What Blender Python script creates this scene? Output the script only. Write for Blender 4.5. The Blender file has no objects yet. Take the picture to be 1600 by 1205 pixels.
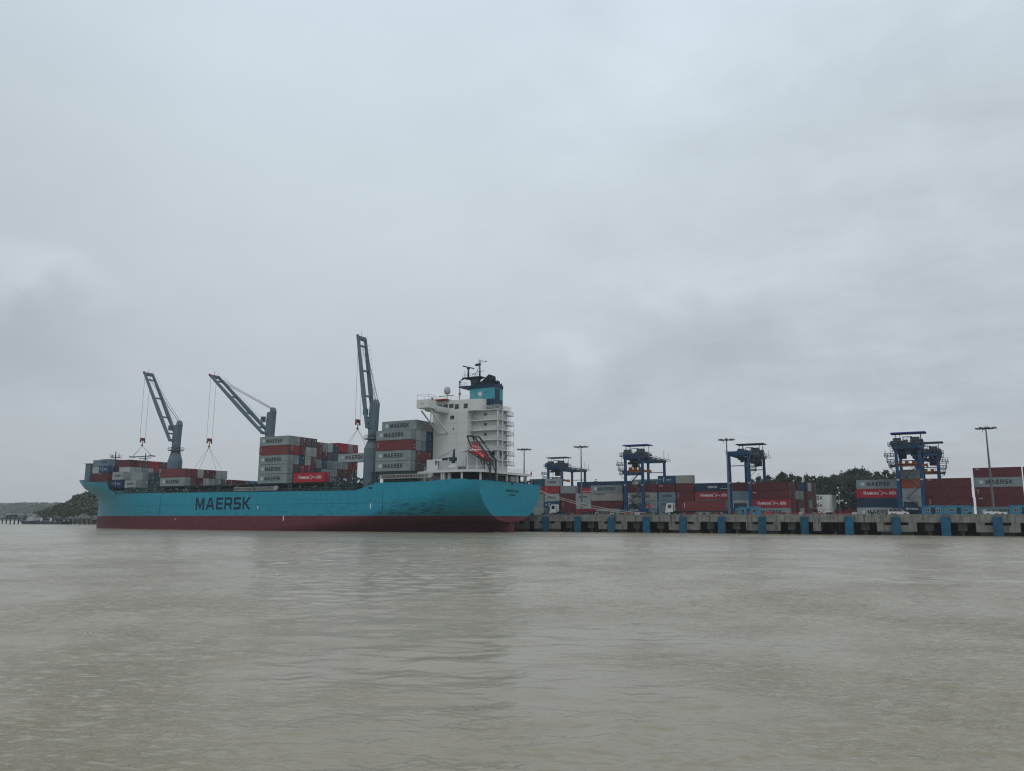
import bpy, math, random
from mathutils import Vector, noise
import numpy as np
R = math.radians
random.seed(7)
scene = bpy.context.scene
# ---------------------------------------------------------------- camera
cd = bpy.data.cameras.new("camera"); cam = bpy.data.objects.new("camera", cd)
scene.collection.objects.link(cam); scene.camera = cam
cd.sensor_width = 36.0; cd.lens = 1230 / 1600 * 36
cd.clip_start = 0.2; cd.clip_end = 12000
cam.location = (0, 0, 3.2)
from mathutils import Matrix
cam.rotation_euler = (Matrix.Rotation(R(29.0), 3, 'Z') @ Matrix.Rotation(R(90 + 9.7386), 3, 'X') @ Matrix.Rotation(R(0.17), 3, 'Z')).to_euler()
# ---------------------------------------------------------------- view
scene.view_settings.view_transform = 'Standard'; scene.view_settings.look = 'None'
scene.view_settings.exposure = 0.0; scene.view_settings.gamma = 1.0
scene.cycles.max_bounces = 6; scene.cycles.volume_bounces = 1
scene.cycles.use_denoising = True; scene.cycles.filter_width = 1.2; scene.cycles.use_adaptive_sampling = False
# ---------------------------------------------------------------- sky
SUN_EL, SUN_AZ = 50.0, 148.0      # azimuth measured from +Y clockwise
w = bpy.data.worlds.new("World"); scene.world = w; w.use_nodes = True
nt = w.node_tree; N = nt.nodes; Lk = nt.links; N.clear()
def nd(t, **k):
    n = N.new(t)
    for a, b in k.items(): setattr(n, a, b)
    return n
out = nd('ShaderNodeOutputWorld'); bg = nd('ShaderNodeBackground'); bg.inputs[1].default_value = 0.1
sky = nd('ShaderNodeTexSky', sky_type='NISHITA', sun_disc=False); sky.sun_elevation = R(SUN_EL); sky.sun_rotation = R(SUN_AZ)
sky.dust_density = 4.0; sky.air_density = 1.2
tc = nd('ShaderNodeTexCoord'); sp = nd('ShaderNodeSeparateXYZ'); Lk.new(tc.outputs['Generated'], sp.inputs[0])
def math_(op, a, b=None, c=None, clamp=False):
    n = nd('ShaderNodeMath', operation=op); n.use_clamp = clamp
    for i, v in enumerate((a, b, c)):
        if v is None: continue
        if isinstance(v, (int, float)): n.inputs[i].default_value = v
        else: Lk.new(v, n.inputs[i])
    return n.outputs[0]
# cloud layer seen as a ceiling: direction divided by height
zz = math_('ADD', math_('MAXIMUM', sp.outputs['Z'], 0.0), 0.16)
cx = math_('DIVIDE', sp.outputs['X'], zz); cy = math_('DIVIDE', sp.outputs['Y'], zz)
cv = nd('ShaderNodeCombineXYZ'); Lk.new(cx, cv.inputs[0]); Lk.new(cy, cv.inputs[1])
def noise_(scale, detail, rough, dist=0.0, vec=None, off=(0, 0, 0)):
    m = nd('ShaderNodeMapping'); m.inputs['Location'].default_value = off; Lk.new(vec or cv.outputs[0], m.inputs[0])
    n = nd('ShaderNodeTexNoise'); n.inputs['Scale'].default_value = scale; n.inputs['Detail'].default_value = detail
    n.inputs['Roughness'].default_value = rough; n.inputs['Distortion'].default_value = dist
    Lk.new(m.outputs[0], n.inputs['Vector']); return n.outputs['Fac']
n1 = noise_(0.75, 5, 0.55, 0.25, off=(3.1, 1.7, 0)); n2 = noise_(2.6, 6, 0.55, 0.3, off=(9.0, 4.0, 0)); n3 = noise_(0.32, 2, 0.5, 0, off=(1.0, 6.0, 0))
# height ramp of the overcast
ramp = nd('ShaderNodeValToRGB'); Lk.new(sp.outputs['Z'], ramp.inputs[0])
el = ramp.color_ramp.elements
def srgb(r, g, b):
    f = lambda v: (v / 255 / 12.92) if v <= 10 else (((v / 255) + 0.055) / 1.055) ** 2.4
    return (f(r), f(g), f(b), 1)
SKY = [(0.0, (177, 184, 189)), (0.09, (184, 192, 199)), (0.25, (194, 203, 211)), (0.43, (201, 212, 220)), (0.59, (207, 220, 231)), (1.0, (200, 212, 224))]
while len(el) < len(SKY): el.new(0.5)
for e, (p, c) in zip(el, SKY): e.position = p; e.color = srgb(*c)
# soft cloud masses: (direction, size, darkness)
def px_dir(px, py):
    d = cam.rotation_euler.to_matrix() @ Vector(((px - 800) / 1230, (602.5 - py) / 1230, -1)); return d.normalized()
warp = nd('ShaderNodeVectorMath', operation='ADD'); Lk.new(tc.outputs['Generated'], warp.inputs[0])
wn = nd('ShaderNodeTexNoise'); wn.inputs['Scale'].default_value = 9.0; wn.inputs['Detail'].default_value = 7; Lk.new(tc.outputs['Generated'], wn.inputs['Vector'])
ws = nd('ShaderNodeVectorMath', operation='SCALE'); ws.inputs['Scale'].default_value = 0.15
wsub = nd('ShaderNodeVectorMath', operation='SUBTRACT'); wsub.inputs[1].default_value = (0.5, 0.5, 0.5)
Lk.new(wn.outputs['Color'], wsub.inputs[0]); Lk.new(wsub.outputs[0], ws.inputs[0]); Lk.new(ws.outputs[0], warp.inputs[1])
fac = None
for (dx, dy, dz), (ax, az), amp in [
        ((-0.245, 0.944, 0.212), (9.0, 21.0), -0.15), ((-0.35, 0.92, 0.175), (8.0, 26.0), -0.05), ((-0.870, 0.47, 0.195), (10.0, 20.0), -0.13),
        ((-0.27, 0.918, 0.283), (10.0, 34.0), 0.09), ((-0.87, 0.459, 0.252), (13.0, 45.0), 0.16),
        ((-0.394, 0.894, 0.212), (20.0, 40.0), 0.12), ((-0.234, 0.812, 0.534), (11.0, 16.0), 0.07), ((-0.18, 0.80, 0.57), (12.0, 18.0), 0.05), ((-0.33, 0.83, 0.46), (11.0, 22.0), 0.07),
        ((-0.10, 0.92, 0.10), (9.0, 30.0), 0.05), ((0.20, 0.93, 0.33), (3.2, 2.4), -0.06), ((-0.90, 0.36, 0.36), (4.5, 3.0), -0.09), ((-0.55, 0.66, 0.50), (3.0, 3.0), 0.05)]:
    df = nd('ShaderNodeVectorMath', operation='SUBTRACT'); Lk.new(warp.outputs[0], df.inputs[0]); df.inputs[1].default_value = (dx, dy, dz)
    sc = nd('ShaderNodeVectorMath', operation='MULTIPLY'); Lk.new(df.outputs[0], sc.inputs[0]); sc.inputs[1].default_value = (ax, ax, az)
    ln = nd('ShaderNodeVectorMath', operation='LENGTH'); Lk.new(sc.outputs[0], ln.inputs[0])
    g = math_('MULTIPLY', math_('POWER', 2.71828, math_('MULTIPLY', math_('MULTIPLY', ln.outputs['Value'], ln.outputs['Value']), -1.0)), amp)
    fac = g if fac is None else math_('ADD', fac, g)
tot = math_('ADD', 1.02, fac)
right = math_('ADD', 0.3, math_('MULTIPLY', math_('ADD', sp.outputs['X'], 0.62), 1.6, clamp=True))
tot = math_('ADD', tot, math_('MULTIPLY', math_('MULTIPLY', math_('SUBTRACT', n1, 0.5), right), 0.07))
tot = math_('ADD', tot, math_('MULTIPLY', math_('MULTIPLY', math_('SUBTRACT', n2, 0.5), right), 0.24))
n4 = noise_(6.5, 8, 0.6, 0.4, off=(2.0, 7.0, 0))
tot = math_('ADD', tot, math_('MULTIPLY', math_('MULTIPLY', math_('SUBTRACT', n4, 0.5), right), 0.17))
tot = math_('ADD', tot, math_('MULTIPLY', math_('SUBTRACT', n3, 0.5), 0.08))
mul = nd('ShaderNodeVectorMath', operation='SCALE'); Lk.new(ramp.outputs[0], mul.inputs[0])
Lk.new(math_('MULTIPLY', tot, 10.0), mul.inputs['Scale'])
mix = nd('ShaderNodeMixRGB'); mix.inputs[0].default_value = 0.96
Lk.new(sky.outputs[0], mix.inputs[1]); Lk.new(mul.outputs[0], mix.inputs[2])
Lk.new(mix.outputs[0], bg.inputs[0]); Lk.new(bg.outputs[0], out.inputs[0])
# ---------------------------------------------------------------- sun behind the overcast
sl = bpy.data.lights.new("sun", 'SUN'); sl.energy = 0.6; sl.angle = R(20); sl.color = (1.0, 0.96, 0.9)
so = bpy.data.objects.new("sun", sl); scene.collection.objects.link(so)
a, e_ = R(SUN_AZ), R(SUN_EL)
sd = Vector((math.sin(a) * math.cos(e_), math.cos(a) * math.cos(e_), math.sin(e_)))
so.rotation_euler = sd.to_track_quat('Z', 'Y').to_euler()

# ================================================================ helpers
def mat(name, col, rough=0.6, metal=0.0, var=0.12, dirt=0.0, dscale=(0.35, 0.35, 1.2), dcol=(0.12, 0.08, 0.05), bump=0.0, bscale=8.0, streak=0.0, spec=0.22):
    col = tuple(c * 0.76 for c in col); dcol = tuple(c * 0.8 for c in dcol)
    m = bpy.data.materials.new(name); m.use_nodes = True; t = m.node_tree; b = t.nodes['Principled BSDF']
    b.inputs['Roughness'].default_value = rough; b.inputs['Metallic'].default_value = metal; b.inputs['Specular IOR Level'].default_value = spec
    co = t.nodes.new('ShaderNodeTexCoord'); src = co.outputs['Object']
    oi = t.nodes.new('ShaderNodeObjectInfo')
    ad = t.nodes.new('ShaderNodeVectorMath'); ad.operation = 'ADD'; t.links.new(src, ad.inputs[0])
    sc = t.nodes.new('ShaderNodeVectorMath'); sc.operation = 'SCALE'; sc.inputs['Scale'].default_value = 0.37
    t.links.new(oi.outputs['Location'], sc.inputs[0]); t.links.new(sc.outputs[0], ad.inputs[1])
    n = t.nodes.new('ShaderNodeTexNoise'); n.inputs['Scale'].default_value = 0.6; n.inputs['Detail'].default_value = 6; t.links.new(ad.outputs[0], n.inputs['Vector'])
    hs = t.nodes.new('ShaderNodeHueSaturation'); hs.inputs['Color'].default_value = (*col, 1)
    mr = t.nodes.new('ShaderNodeMapRange'); mr.inputs['From Min'].default_value = 0.3; mr.inputs['From Max'].default_value = 0.7
    mr.inputs['To Min'].default_value = 1 - var; mr.inputs['To Max'].default_value = 1 + var; t.links.new(n.outputs['Fac'], mr.inputs['Value'])
    ra = t.nodes.new('ShaderNodeMath'); ra.operation = 'MULTIPLY_ADD'; ra.inputs[1].default_value = var * 1.2; ra.inputs[2].default_value = 1 - var * 0.6
    t.links.new(oi.outputs['Random'], ra.inputs[0])
    mm = t.nodes.new('ShaderNodeMath'); mm.operation = 'MULTIPLY'; t.links.new(ra.outputs[0], mm.inputs[0]); t.links.new(mr.outputs[0], mm.inputs[1]); t.links.new(mm.outputs[0], hs.inputs['Value'])
    cur = hs.outputs[0]
    if dirt > 0:
        mp = t.nodes.new('ShaderNodeMapping'); mp.inputs['Scale'].default_value = dscale; t.links.new(ad.outputs[0], mp.inputs[0])
        n2 = t.nodes.new('ShaderNodeTexNoise'); n2.inputs['Scale'].default_value = 1.6; n2.inputs['Detail'].default_value = 8; n2.inputs['Roughness'].default_value = 0.65
        t.links.new(mp.outputs[0], n2.inputs['Vector'])
        r2 = t.nodes.new('ShaderNodeMapRange'); r2.inputs['From Min'].default_value = 0.52; r2.inputs['From Max'].default_value = 0.75; r2.inputs['To Max'].default_value = dirt
        t.links.new(n2.outputs['Fac'], r2.inputs['Value'])
        mx = t.nodes.new('ShaderNodeMixRGB'); mx.inputs[2].default_value = (*dcol, 1); t.links.new(r2.outputs[0], mx.inputs[0]); t.links.new(cur, mx.inputs[1]); cur = mx.outputs[0]
    if streak > 0:
        mp = t.nodes.new('ShaderNodeMapping'); mp.inputs['Scale'].default_value = (1.3, 1.3, 0.09); t.links.new(ad.outputs[0], mp.inputs[0])
        n2 = t.nodes.new('ShaderNodeTexNoise'); n2.inputs['Scale'].default_value = 2.0; n2.inputs['Detail'].default_value = 5
        t.links.new(mp.outputs[0], n2.inputs['Vector'])
        r2 = t.nodes.new('ShaderNodeMapRange'); r2.inputs['From Min'].default_value = 0.54; r2.inputs['From Max'].default_value = 0.72; r2.inputs['To Max'].default_value = streak
        t.links.new(n2.outputs['Fac'], r2.inputs['Value'])
        mx = t.nodes.new('ShaderNodeMixRGB'); mx.inputs[2].default_value = (*dcol, 1); t.links.new(r2.outputs[0], mx.inputs[0]); t.links.new(cur, mx.inputs[1]); cur = mx.outputs[0]
    t.links.new(cur, b.inputs['Base Color'])
    if bump > 0:
        n3 = t.nodes.new('ShaderNodeTexNoise'); n3.inputs['Scale'].default_value = bscale; n3.inputs['Detail'].default_value = 4; t.links.new(src, n3.inputs['Vector'])
        bp = t.nodes.new('ShaderNodeBump'); bp.inputs['Strength'].default_value = bump; t.links.new(n3.outputs['Fac'], bp.inputs['Height']); t.links.new(bp.outputs[0], b.inputs['Normal'])
    return m
M = {}
M['hullblue'] = mat('hull_blue', (0.018, 0.315, 0.435), 0.42, var=0.07, dirt=0.4, dscale=(0.12, 0.12, 0.9), dcol=(0.012, 0.12, 0.19), streak=0.3)
M['scuff'] = mat('scuffed_hull_paint', (0.012, 0.12, 0.19), 0.6)
M['boot'] = mat('antifouling_red', (0.15, 0.036, 0.052), 0.7, var=0.12, dirt=0.5, dscale=(0.08, 0.08, 0.6), dcol=(0.09, 0.03, 0.05), streak=0.2)
M['white'] = mat('white_paint', (0.72, 0.74, 0.74), 0.5, var=0.04, streak=0.10, dcol=(0.4, 0.36, 0.3))
M['offwhite'] = mat('grimy_white', (0.50, 0.52, 0.52), 0.6, var=0.1, dirt=0.3)
M['deckdark'] = mat('dark_deck_paint', (0.025, 0.05, 0.06), 0.7, var=0.3, dirt=0.4, dcol=(0.08, 0.07, 0.06))
M['deckgreen'] = mat('dark_green_steel', (0.03, 0.075, 0.08), 0.6, var=0.3, dirt=0.3, dcol=(0.1, 0.08, 0.06))
M['crane'] = mat('grey_crane_paint', (0.13, 0.19, 0.235), 0.5, var=0.08, streak=0.25, dcol=(0.08, 0.09, 0.09))
M['cranered'] = mat('red_crane_tip', (0.42, 0.035, 0.05), 0.5)
M['soot'] = mat('sooty_dark_teal', (0.008, 0.03, 0.045), 0.6)
M['black'] = mat('black_paint', (0.012, 0.014, 0.016), 0.5)
M['dkblue'] = mat('dark_blue_funnel', (0.008, 0.04, 0.085), 0.45)
M['funnelblue'] = mat('light_blue_funnel', (0.07, 0.36, 0.44), 0.45)
M['glass'] = mat('dark_window_glass', (0.01, 0.015, 0.02), 0.08, spec=0.8)
M['steel'] = mat('galvanised_steel', (0.19, 0.21, 0.23), 0.5, metal=0.3)
M['rope'] = mat('wire_rope', (0.05, 0.05, 0.055), 0.7)
M['lightrope'] = mat('pale_mooring_rope', (0.5, 0.47, 0.42), 0.9)
M['orange'] = mat('lifeboat_orange_red', (0.55, 0.05, 0.05), 0.4)
M['orangeyel'] = mat('spreader_orange', (0.42, 0.13, 0.035), 0.55, dirt=0.4)
M['hookred'] = mat('hook_block_red', (0.24, 0.075, 0.06), 0.6)
M['ink'] = mat('dark_lettering', (0.004, 0.025, 0.06), 0.6, var=0.02)
M['inkgrey'] = mat('black_lettering', (0.012, 0.018, 0.024), 0.6, var=0.02)
M['mark'] = mat('white_marking', (0.75, 0.76, 0.76), 0.6, var=0.02)
M['starblue'] = mat('pale_blue_square', (0.30, 0.44, 0.48), 0.6, var=0.05)
M['concrete'] = mat('quay_concrete', (0.23, 0.235, 0.21), 0.9, var=0.2, dirt=0.6, dscale=(0.5, 0.5, 0.5), dcol=(0.055, 0.055, 0.045), streak=0.95, bump=0.3)
M['concdark'] = mat('dark_concrete', (0.07, 0.085, 0.085), 0.8, var=0.25, dirt=0.4, dcol=(0.03, 0.035, 0.03))  # darker concrete tone for the piles and caps below the deck
M['asphalt'] = mat('yard_asphalt', (0.10, 0.10, 0.095), 0.9, var=0.2)
M['fender'] = mat('blue_fender_panel', (0.010, 0.105, 0.19), 0.5, var=0.35, dirt=0.45, dcol=(0.02, 0.07, 0.13), streak=0.35)
M['rtg'] = mat('deep_blue_crane_paint', (0.010, 0.065, 0.17), 0.5, var=0.1)
M['rtgdark'] = mat('dark_machinery', (0.03, 0.055, 0.08), 0.6, var=0.25)
M['rtgroof'] = mat('royal_blue_sheet', (0.02, 0.03, 0.28), 0.5)
M['tyre'] = mat('rubber', (0.02, 0.02, 0.02), 0.8)
M['teal'] = mat('teal_cabin_paint', (0.05, 0.27, 0.40), 0.55, var=0.15, dirt=0.2)
M['car'] = mat('white_car_paint', (0.72, 0.73, 0.74), 0.2, var=0.02)
M['pink'] = mat('faded_red_plastic', (0.55, 0.03, 0.09), 0.5)
M['bark'] = mat('bark', (0.10, 0.085, 0.07), 0.9)
M['rock'] = mat('dark_rock', (0.05, 0.055, 0.055), 0.9, var=0.3, bump=0.5, bscale=1.5)
M['jetty'] = mat('weathered_timber', (0.07, 0.075, 0.08), 0.9, var=0.3)
def leafmat(name, col):
    m = bpy.data.materials.new(name); m.use_nodes = True; t = m.node_tree; b = t.nodes['Principled BSDF']; b.inputs['Roughness'].default_value = 0.7
    co = t.nodes.new('ShaderNodeTexCoord'); n = t.nodes.new('ShaderNodeTexNoise'); n.inputs['Scale'].default_value = 0.45; n.inputs['Detail'].default_value = 5; t.links.new(co.outputs['Object'], n.inputs['Vector'])
    rp = t.nodes.new('ShaderNodeValToRGB'); rp.color_ramp.elements[0].position = 0.35; rp.color_ramp.elements[1].position = 0.68
    rp.color_ramp.elements[0].color = (col[0] * 0.55, col[1] * 0.6, col[2] * 0.6, 1); rp.color_ramp.elements[1].color = (col[0] * 1.5, col[1] * 1.4, col[2] * 1.2, 1)
    t.links.new(n.outputs['Fac'], rp.inputs[0]); t.links.new(rp.outputs[0], b.inputs['Base Color']); return m
M['leaf'] = leafmat('casuarina_leaf', (0.035, 0.055, 0.045)); M['leaf2'] = leafmat('broadleaf', (0.03, 0.052, 0.03)); M['farleaf'] = leafmat('hazy_forest_canopy', (0.05, 0.085, 0.085))  # farleaf has bluish distance haze mixed into its colour
CC = {  # container paint
 'grey': (0.26, 0.315, 0.325), 'light grey': (0.42, 0.46, 0.46), 'blue grey': (0.17, 0.25, 0.30), 'pale grey': (0.36, 0.41, 0.42), 'beige grey': (0.33, 0.335, 0.31),
 'brown': (0.15, 0.075, 0.075), 'red brown': (0.19, 0.047, 0.052), 'maroon': (0.125, 0.028, 0.036), 'red': (0.34, 0.036, 0.05), 'bright red': (0.45, 0.024, 0.048),
 'dark grey': (0.09, 0.115, 0.135), 'navy blue': (0.012, 0.05, 0.10), 'blue': (0.02, 0.085, 0.165), 'dark teal': (0.02, 0.09, 0.12), 'teal': (0.05, 0.24, 0.30),
 'white': (0.92, 0.93, 0.92), 'purple brown': (0.13, 0.08, 0.10), 'orange red': (0.40, 0.10, 0.05)}
for k, c in CC.items():
    M['c ' + k] = mat(k.replace(' ', '_') + '_container_paint', c, 0.55, var=0.10, dirt=0.35, dscale=(0.3, 0.3, 0.5), dcol=(c[0] * 0.5 + 0.02, c[1] * 0.45 + 0.015, c[2] * 0.45 + 0.01), streak=0.2)

class MB:
    """mesh builder in world coordinates"""
    def __init__(s): s.v = []; s.f = []; s.m = []; s.mi = 0
    def q(s, vs, mi=None):
        b = len(s.v); s.v += [tuple(p) for p in vs]; s.f.append(tuple(range(b, b + len(vs)))); s.m.append(s.mi if mi is None else mi)
    def box(s, x0, x1, y0, y1, z0, z1, mi=None):
        b = len(s.v); s.v += [(x0, y0, z0), (x1, y0, z0), (x1, y1, z0), (x0, y1, z0), (x0, y0, z1), (x1, y0, z1), (x1, y1, z1), (x0, y1, z1)]
        for f in ((0, 3, 2, 1), (4, 5, 6, 7), (0, 1, 5, 4), (1, 2, 6, 5), (2, 3, 7, 6), (3, 0, 4, 7)): s.f.append(tuple(b + i for i in f)); s.m.append(s.mi if mi is None else mi)
        return s
    def cb(s, c, d, mi=None): return s.box(c[0] - d[0] / 2, c[0] + d[0] / 2, c[1] - d[1] / 2, c[1] + d[1] / 2, c[2] - d[2] / 2, c[2] + d[2] / 2, mi)
    def rod(s, p, q, r, n=6, r2=None, mi=None, cap=True):
        p, q = Vector(p), Vector(q); d = (q - p)
        if d.length < 1e-6: return s
        d.normalize(); u = d.orthogonal().normalized(); w_ = d.cross(u); r2 = r if r2 is None else r2; b = len(s.v)
        for c, rr in ((p, r), (q, r2)):
            for i in range(n):
                a_ = 2 * math.pi * i / n + math.pi / n; s.v.append(tuple(c + u * (rr * math.cos(a_)) + w_ * (rr * math.sin(a_))))
        for i in range(n): s.f.append((b + i, b + (i + 1) % n, b + n + (i + 1) % n, b + n + i)); s.m.append(s.mi if mi is None else mi)
        if cap: s.f.append(tuple(b + i for i in reversed(range(n)))); s.m.append(s.mi if mi is None else mi); s.f.append(tuple(b + n + i for i in range(n))); s.m.append(s.mi if mi is None else mi)
        return s
    def beam(s, p, q, w_, h, up=(0, 0, 1), w2=None, h2=None, mi=None):
        p, q = Vector(p), Vector(q); d = (q - p).normalized(); up = Vector(up)
        sx = d.cross(up)
        if sx.length < 1e-4: sx = d.orthogonal()
        sx.normalize(); uz = sx.cross(d).normalized(); b = len(s.v); w2 = w2 or w_; h2 = h2 or h
        for c, ww, hh in ((p, w_, h), (q, w2, h2)):
            for a_, c_ in ((-1, -1), (1, -1), (1, 1), (-1, 1)): s.v.append(tuple(c + sx * (a_ * ww / 2) + uz * (c_ * hh / 2)))
        for f in ((0, 1, 2, 3), (7, 6, 5, 4), (0, 4, 5, 1), (1, 5, 6, 2), (2, 6, 7, 3), (3, 7, 4, 0)): s.f.append(tuple(b + i for i in f)); s.m.append(s.mi if mi is None else mi)
        return s
    def loft(s, rings, mi=None, cap=True, closed=True):
        b = len(s.v); n = len(rings[0])
        for r_ in rings: s.v += [tuple(p) for p in r_]
        for k in range(len(rings) - 1):
            for i in range(n if closed else n - 1):
                j = (i + 1) % n; s.f.append((b + k * n + i, b + k * n + j, b + (k + 1) * n + j, b + (k + 1) * n + i)); s.m.append(s.mi if mi is None else mi)
        if cap and closed:
            s.f.append(tuple(b + i for i in reversed(range(n)))); s.m.append(s.mi if mi is None else mi)
            e = b + (len(rings) - 1) * n; s.f.append(tuple(e + i for i in range(n))); s.m.append(s.mi if mi is None else mi)
        return s
    def prism(s, prof, ax, a0, a1, mi=None):
        """profile (list of 2D) extruded along axis 'x','y' or 'z'"""
        def P(p, a_): return {'x': (a_, p[0], p[1]), 'y': (p[0], a_, p[1]), 'z': (p[0], p[1], a_)}[ax]
        return s.loft([[P(p, a0) for p in prof], [P(p, a1) for p in prof]], mi)
    def rail(s, pts, h=1.05, step=1.6, r=0.035, bars=2):
        for p, q in zip(pts[:-1], pts[1:]):
            p, q = Vector(p), Vector(q); n = max(1, int((q - p).length / step))
            for i in range(n + 1):
                c = p.lerp(q, i / n); s.rod(c, c + Vector((0, 0, h)), r, 4, cap=False)
            for k in range(bars): z = h * (k + 1) / bars; s.rod(p + Vector((0, 0, z)), q + Vector((0, 0, z)), r, 4, cap=False)
        return s
    def build(s, name, mats, parent=None, smooth=False, origin=None):
        me = bpy.data.meshes.new(name); o3 = Vector(origin) if origin is not None else (WO[parent.name] if parent is not None else Vector((0, 0, 0)))
        me.from_pydata([(x - o3[0], y - o3[1], z - o3[2]) for x, y, z in s.v], [], s.f)
        mats = mats if isinstance(mats, (list, tuple)) else [mats]
        for m_ in mats: me.materials.append(M[m_] if isinstance(m_, str) else m_)
        if len(mats) > 1: me.polygons.foreach_set('material_index', s.m)
        if smooth: me.polygons.foreach_set('use_smooth', [True] * len(me.polygons))
        me.update()
        o = bpy.data.objects.new(name, me); scene.collection.objects.link(o)
        if parent is not None: o.parent = parent; WO[o.name] = o3
        else: o.location = o3; WO[o.name] = o3
        return o
WO = {}
def tag(o, label=None, cat=None, group=None, kind=None):
    if label: o['label'] = label
    if cat: o['category'] = cat
    if group: o['group'] = group
    if kind: o['kind'] = kind
    return o
def thing(name, label, cat, loc=(0, 0, 0), group=None):
    o = bpy.data.objects.new(name, None); scene.collection.objects.link(o); o.location = loc; WO[o.name] = Vector(loc); o.empty_display_size = 1
    return tag(o, label, cat, group)
def part(o, parent, loc=(0, 0, 0)):
    c = o.copy(); scene.collection.objects.link(c); c.parent = parent; c.location = loc; return c

# lettering: outlines cut by hand, 10 units tall
GL = {'M': (12, [[(0,0),(0,10),(2.8,10),(6,3.8),(9.2,10),(12,10),(12,0),(9.8,0),(9.8,6.8),(6.9,1.2),(5.1,1.2),(2.2,6.8),(2.2,0)]]),
 'A': (12, [[(0,0),(4.6,10),(7.4,10),(12,0),(9.5,0),(8.6,2.1),(3.4,2.1),(2.5,0)], [(4.2,4),(7.8,4),(6,8.2)]]),
 'E': (9, [[(0,0),(0,10),(9,10),(9,8),(2.2,8),(2.2,6),(8.5,6),(8.5,4),(2.2,4),(2.2,2),(9,2),(9,0)]]),
 'R': (10, [[(0,0),(0,10),(8.5,10),(10,8.7),(10,4.9),(8.6,3.6),(10,0),(7.6,0),(6.3,3.5),(2.2,3.5),(2.2,0)], [(2.2,5.4),(7.8,5.4),(7.8,8.1),(2.2,8.1)]]),
 'S': (9.5, [[(0,0),(0,2),(7.2,2),(7.2,4),(1.3,4),(0,5.2),(0,8.8),(1.3,10),(9.3,10),(9.3,8),(2.3,8),(2.3,6),(8.2,6),(9.5,4.8),(9.5,1.2),(8.2,0)]]),
 'K': (10.5, [[(0,0),(0,10),(2.2,10),(2.2,6.2),(3.6,6.2),(7.6,10),(10.5,10),(5.2,5),(10.5,0),(7.5,0),(3.6,3.9),(2.2,3.9),(2.2,0)]])}
def curve_mesh(name, loops, material):
    cu = bpy.data.curves.new(name, 'CURVE'); cu.dimensions = '2D'; cu.fill_mode = 'BOTH'
    for lp in loops:
        s_ = cu.splines.new('POLY'); s_.points.add(len(lp) - 1); s_.use_cyclic_u = True
        for p, c in zip(s_.points, lp): p.co = (c[0], c[1], 0, 1)
    ob = bpy.data.objects.new(name, cu); me = bpy.data.meshes.new_from_object(ob); bpy.data.objects.remove(ob); me.materials.clear(); me.materials.append(M[material]); return me
def stand(me, sx, sz, ox=0, oz=0, axis='y', off=0.0):
    """turn flat XY lettering upright: facing -Y (axis y) or +X (axis x)"""
    for v in me.vertices:
        x, y = v.co.x * sx + ox, v.co.y * sz + oz
        v.co = (x, off, y) if axis == 'y' else (off, x, y)
    me.update(); return me
def word_mesh(word, width, height, material, gap=1.6):
    loops = []; x = 0
    for ch in word:
        w_, ls = GL[ch]; loops += [[(px + x, py) for px, py in l] for l in ls]; x += w_ + gap
    x -= gap; me = curve_mesh('lettering', loops, material); return stand(me, width / x, height / 10)
def text_mesh(txt, width, height, material, bold=0.02, axis='y'):
    cu = bpy.data.curves.new('t', 'FONT'); cu.body = txt; cu.offset = bold; cu.size = 1
    ob = bpy.data.objects.new('t', cu); me = bpy.data.meshes.new_from_object(ob); bpy.data.objects.remove(ob); me.materials.clear(); me.materials.append(M[material])
    xs = [v.co.x for v in me.vertices]; ys = [v.co.y for v in me.vertices]; sx = width / (max(xs) - min(xs)); sz = height / (max(ys) - min(ys))
    return stand(me, sx, sz, -min(xs) * sx, -min(ys) * sz, axis)
def star_loop(cx, cy, r, n=7, inner=0.38): return [(cx + r * (1 if i % 2 == 0 else inner) * math.sin(math.pi * i / n), cy + r * (1 if i % 2 == 0 else inner) * math.cos(math.pi * i / n)) for i in range(2 * n)]
def mobj(name, me, parent, loc): o = bpy.data.objects.new(name, me); scene.collection.objects.link(o); o.parent = parent; o.location = loc; return o

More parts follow.
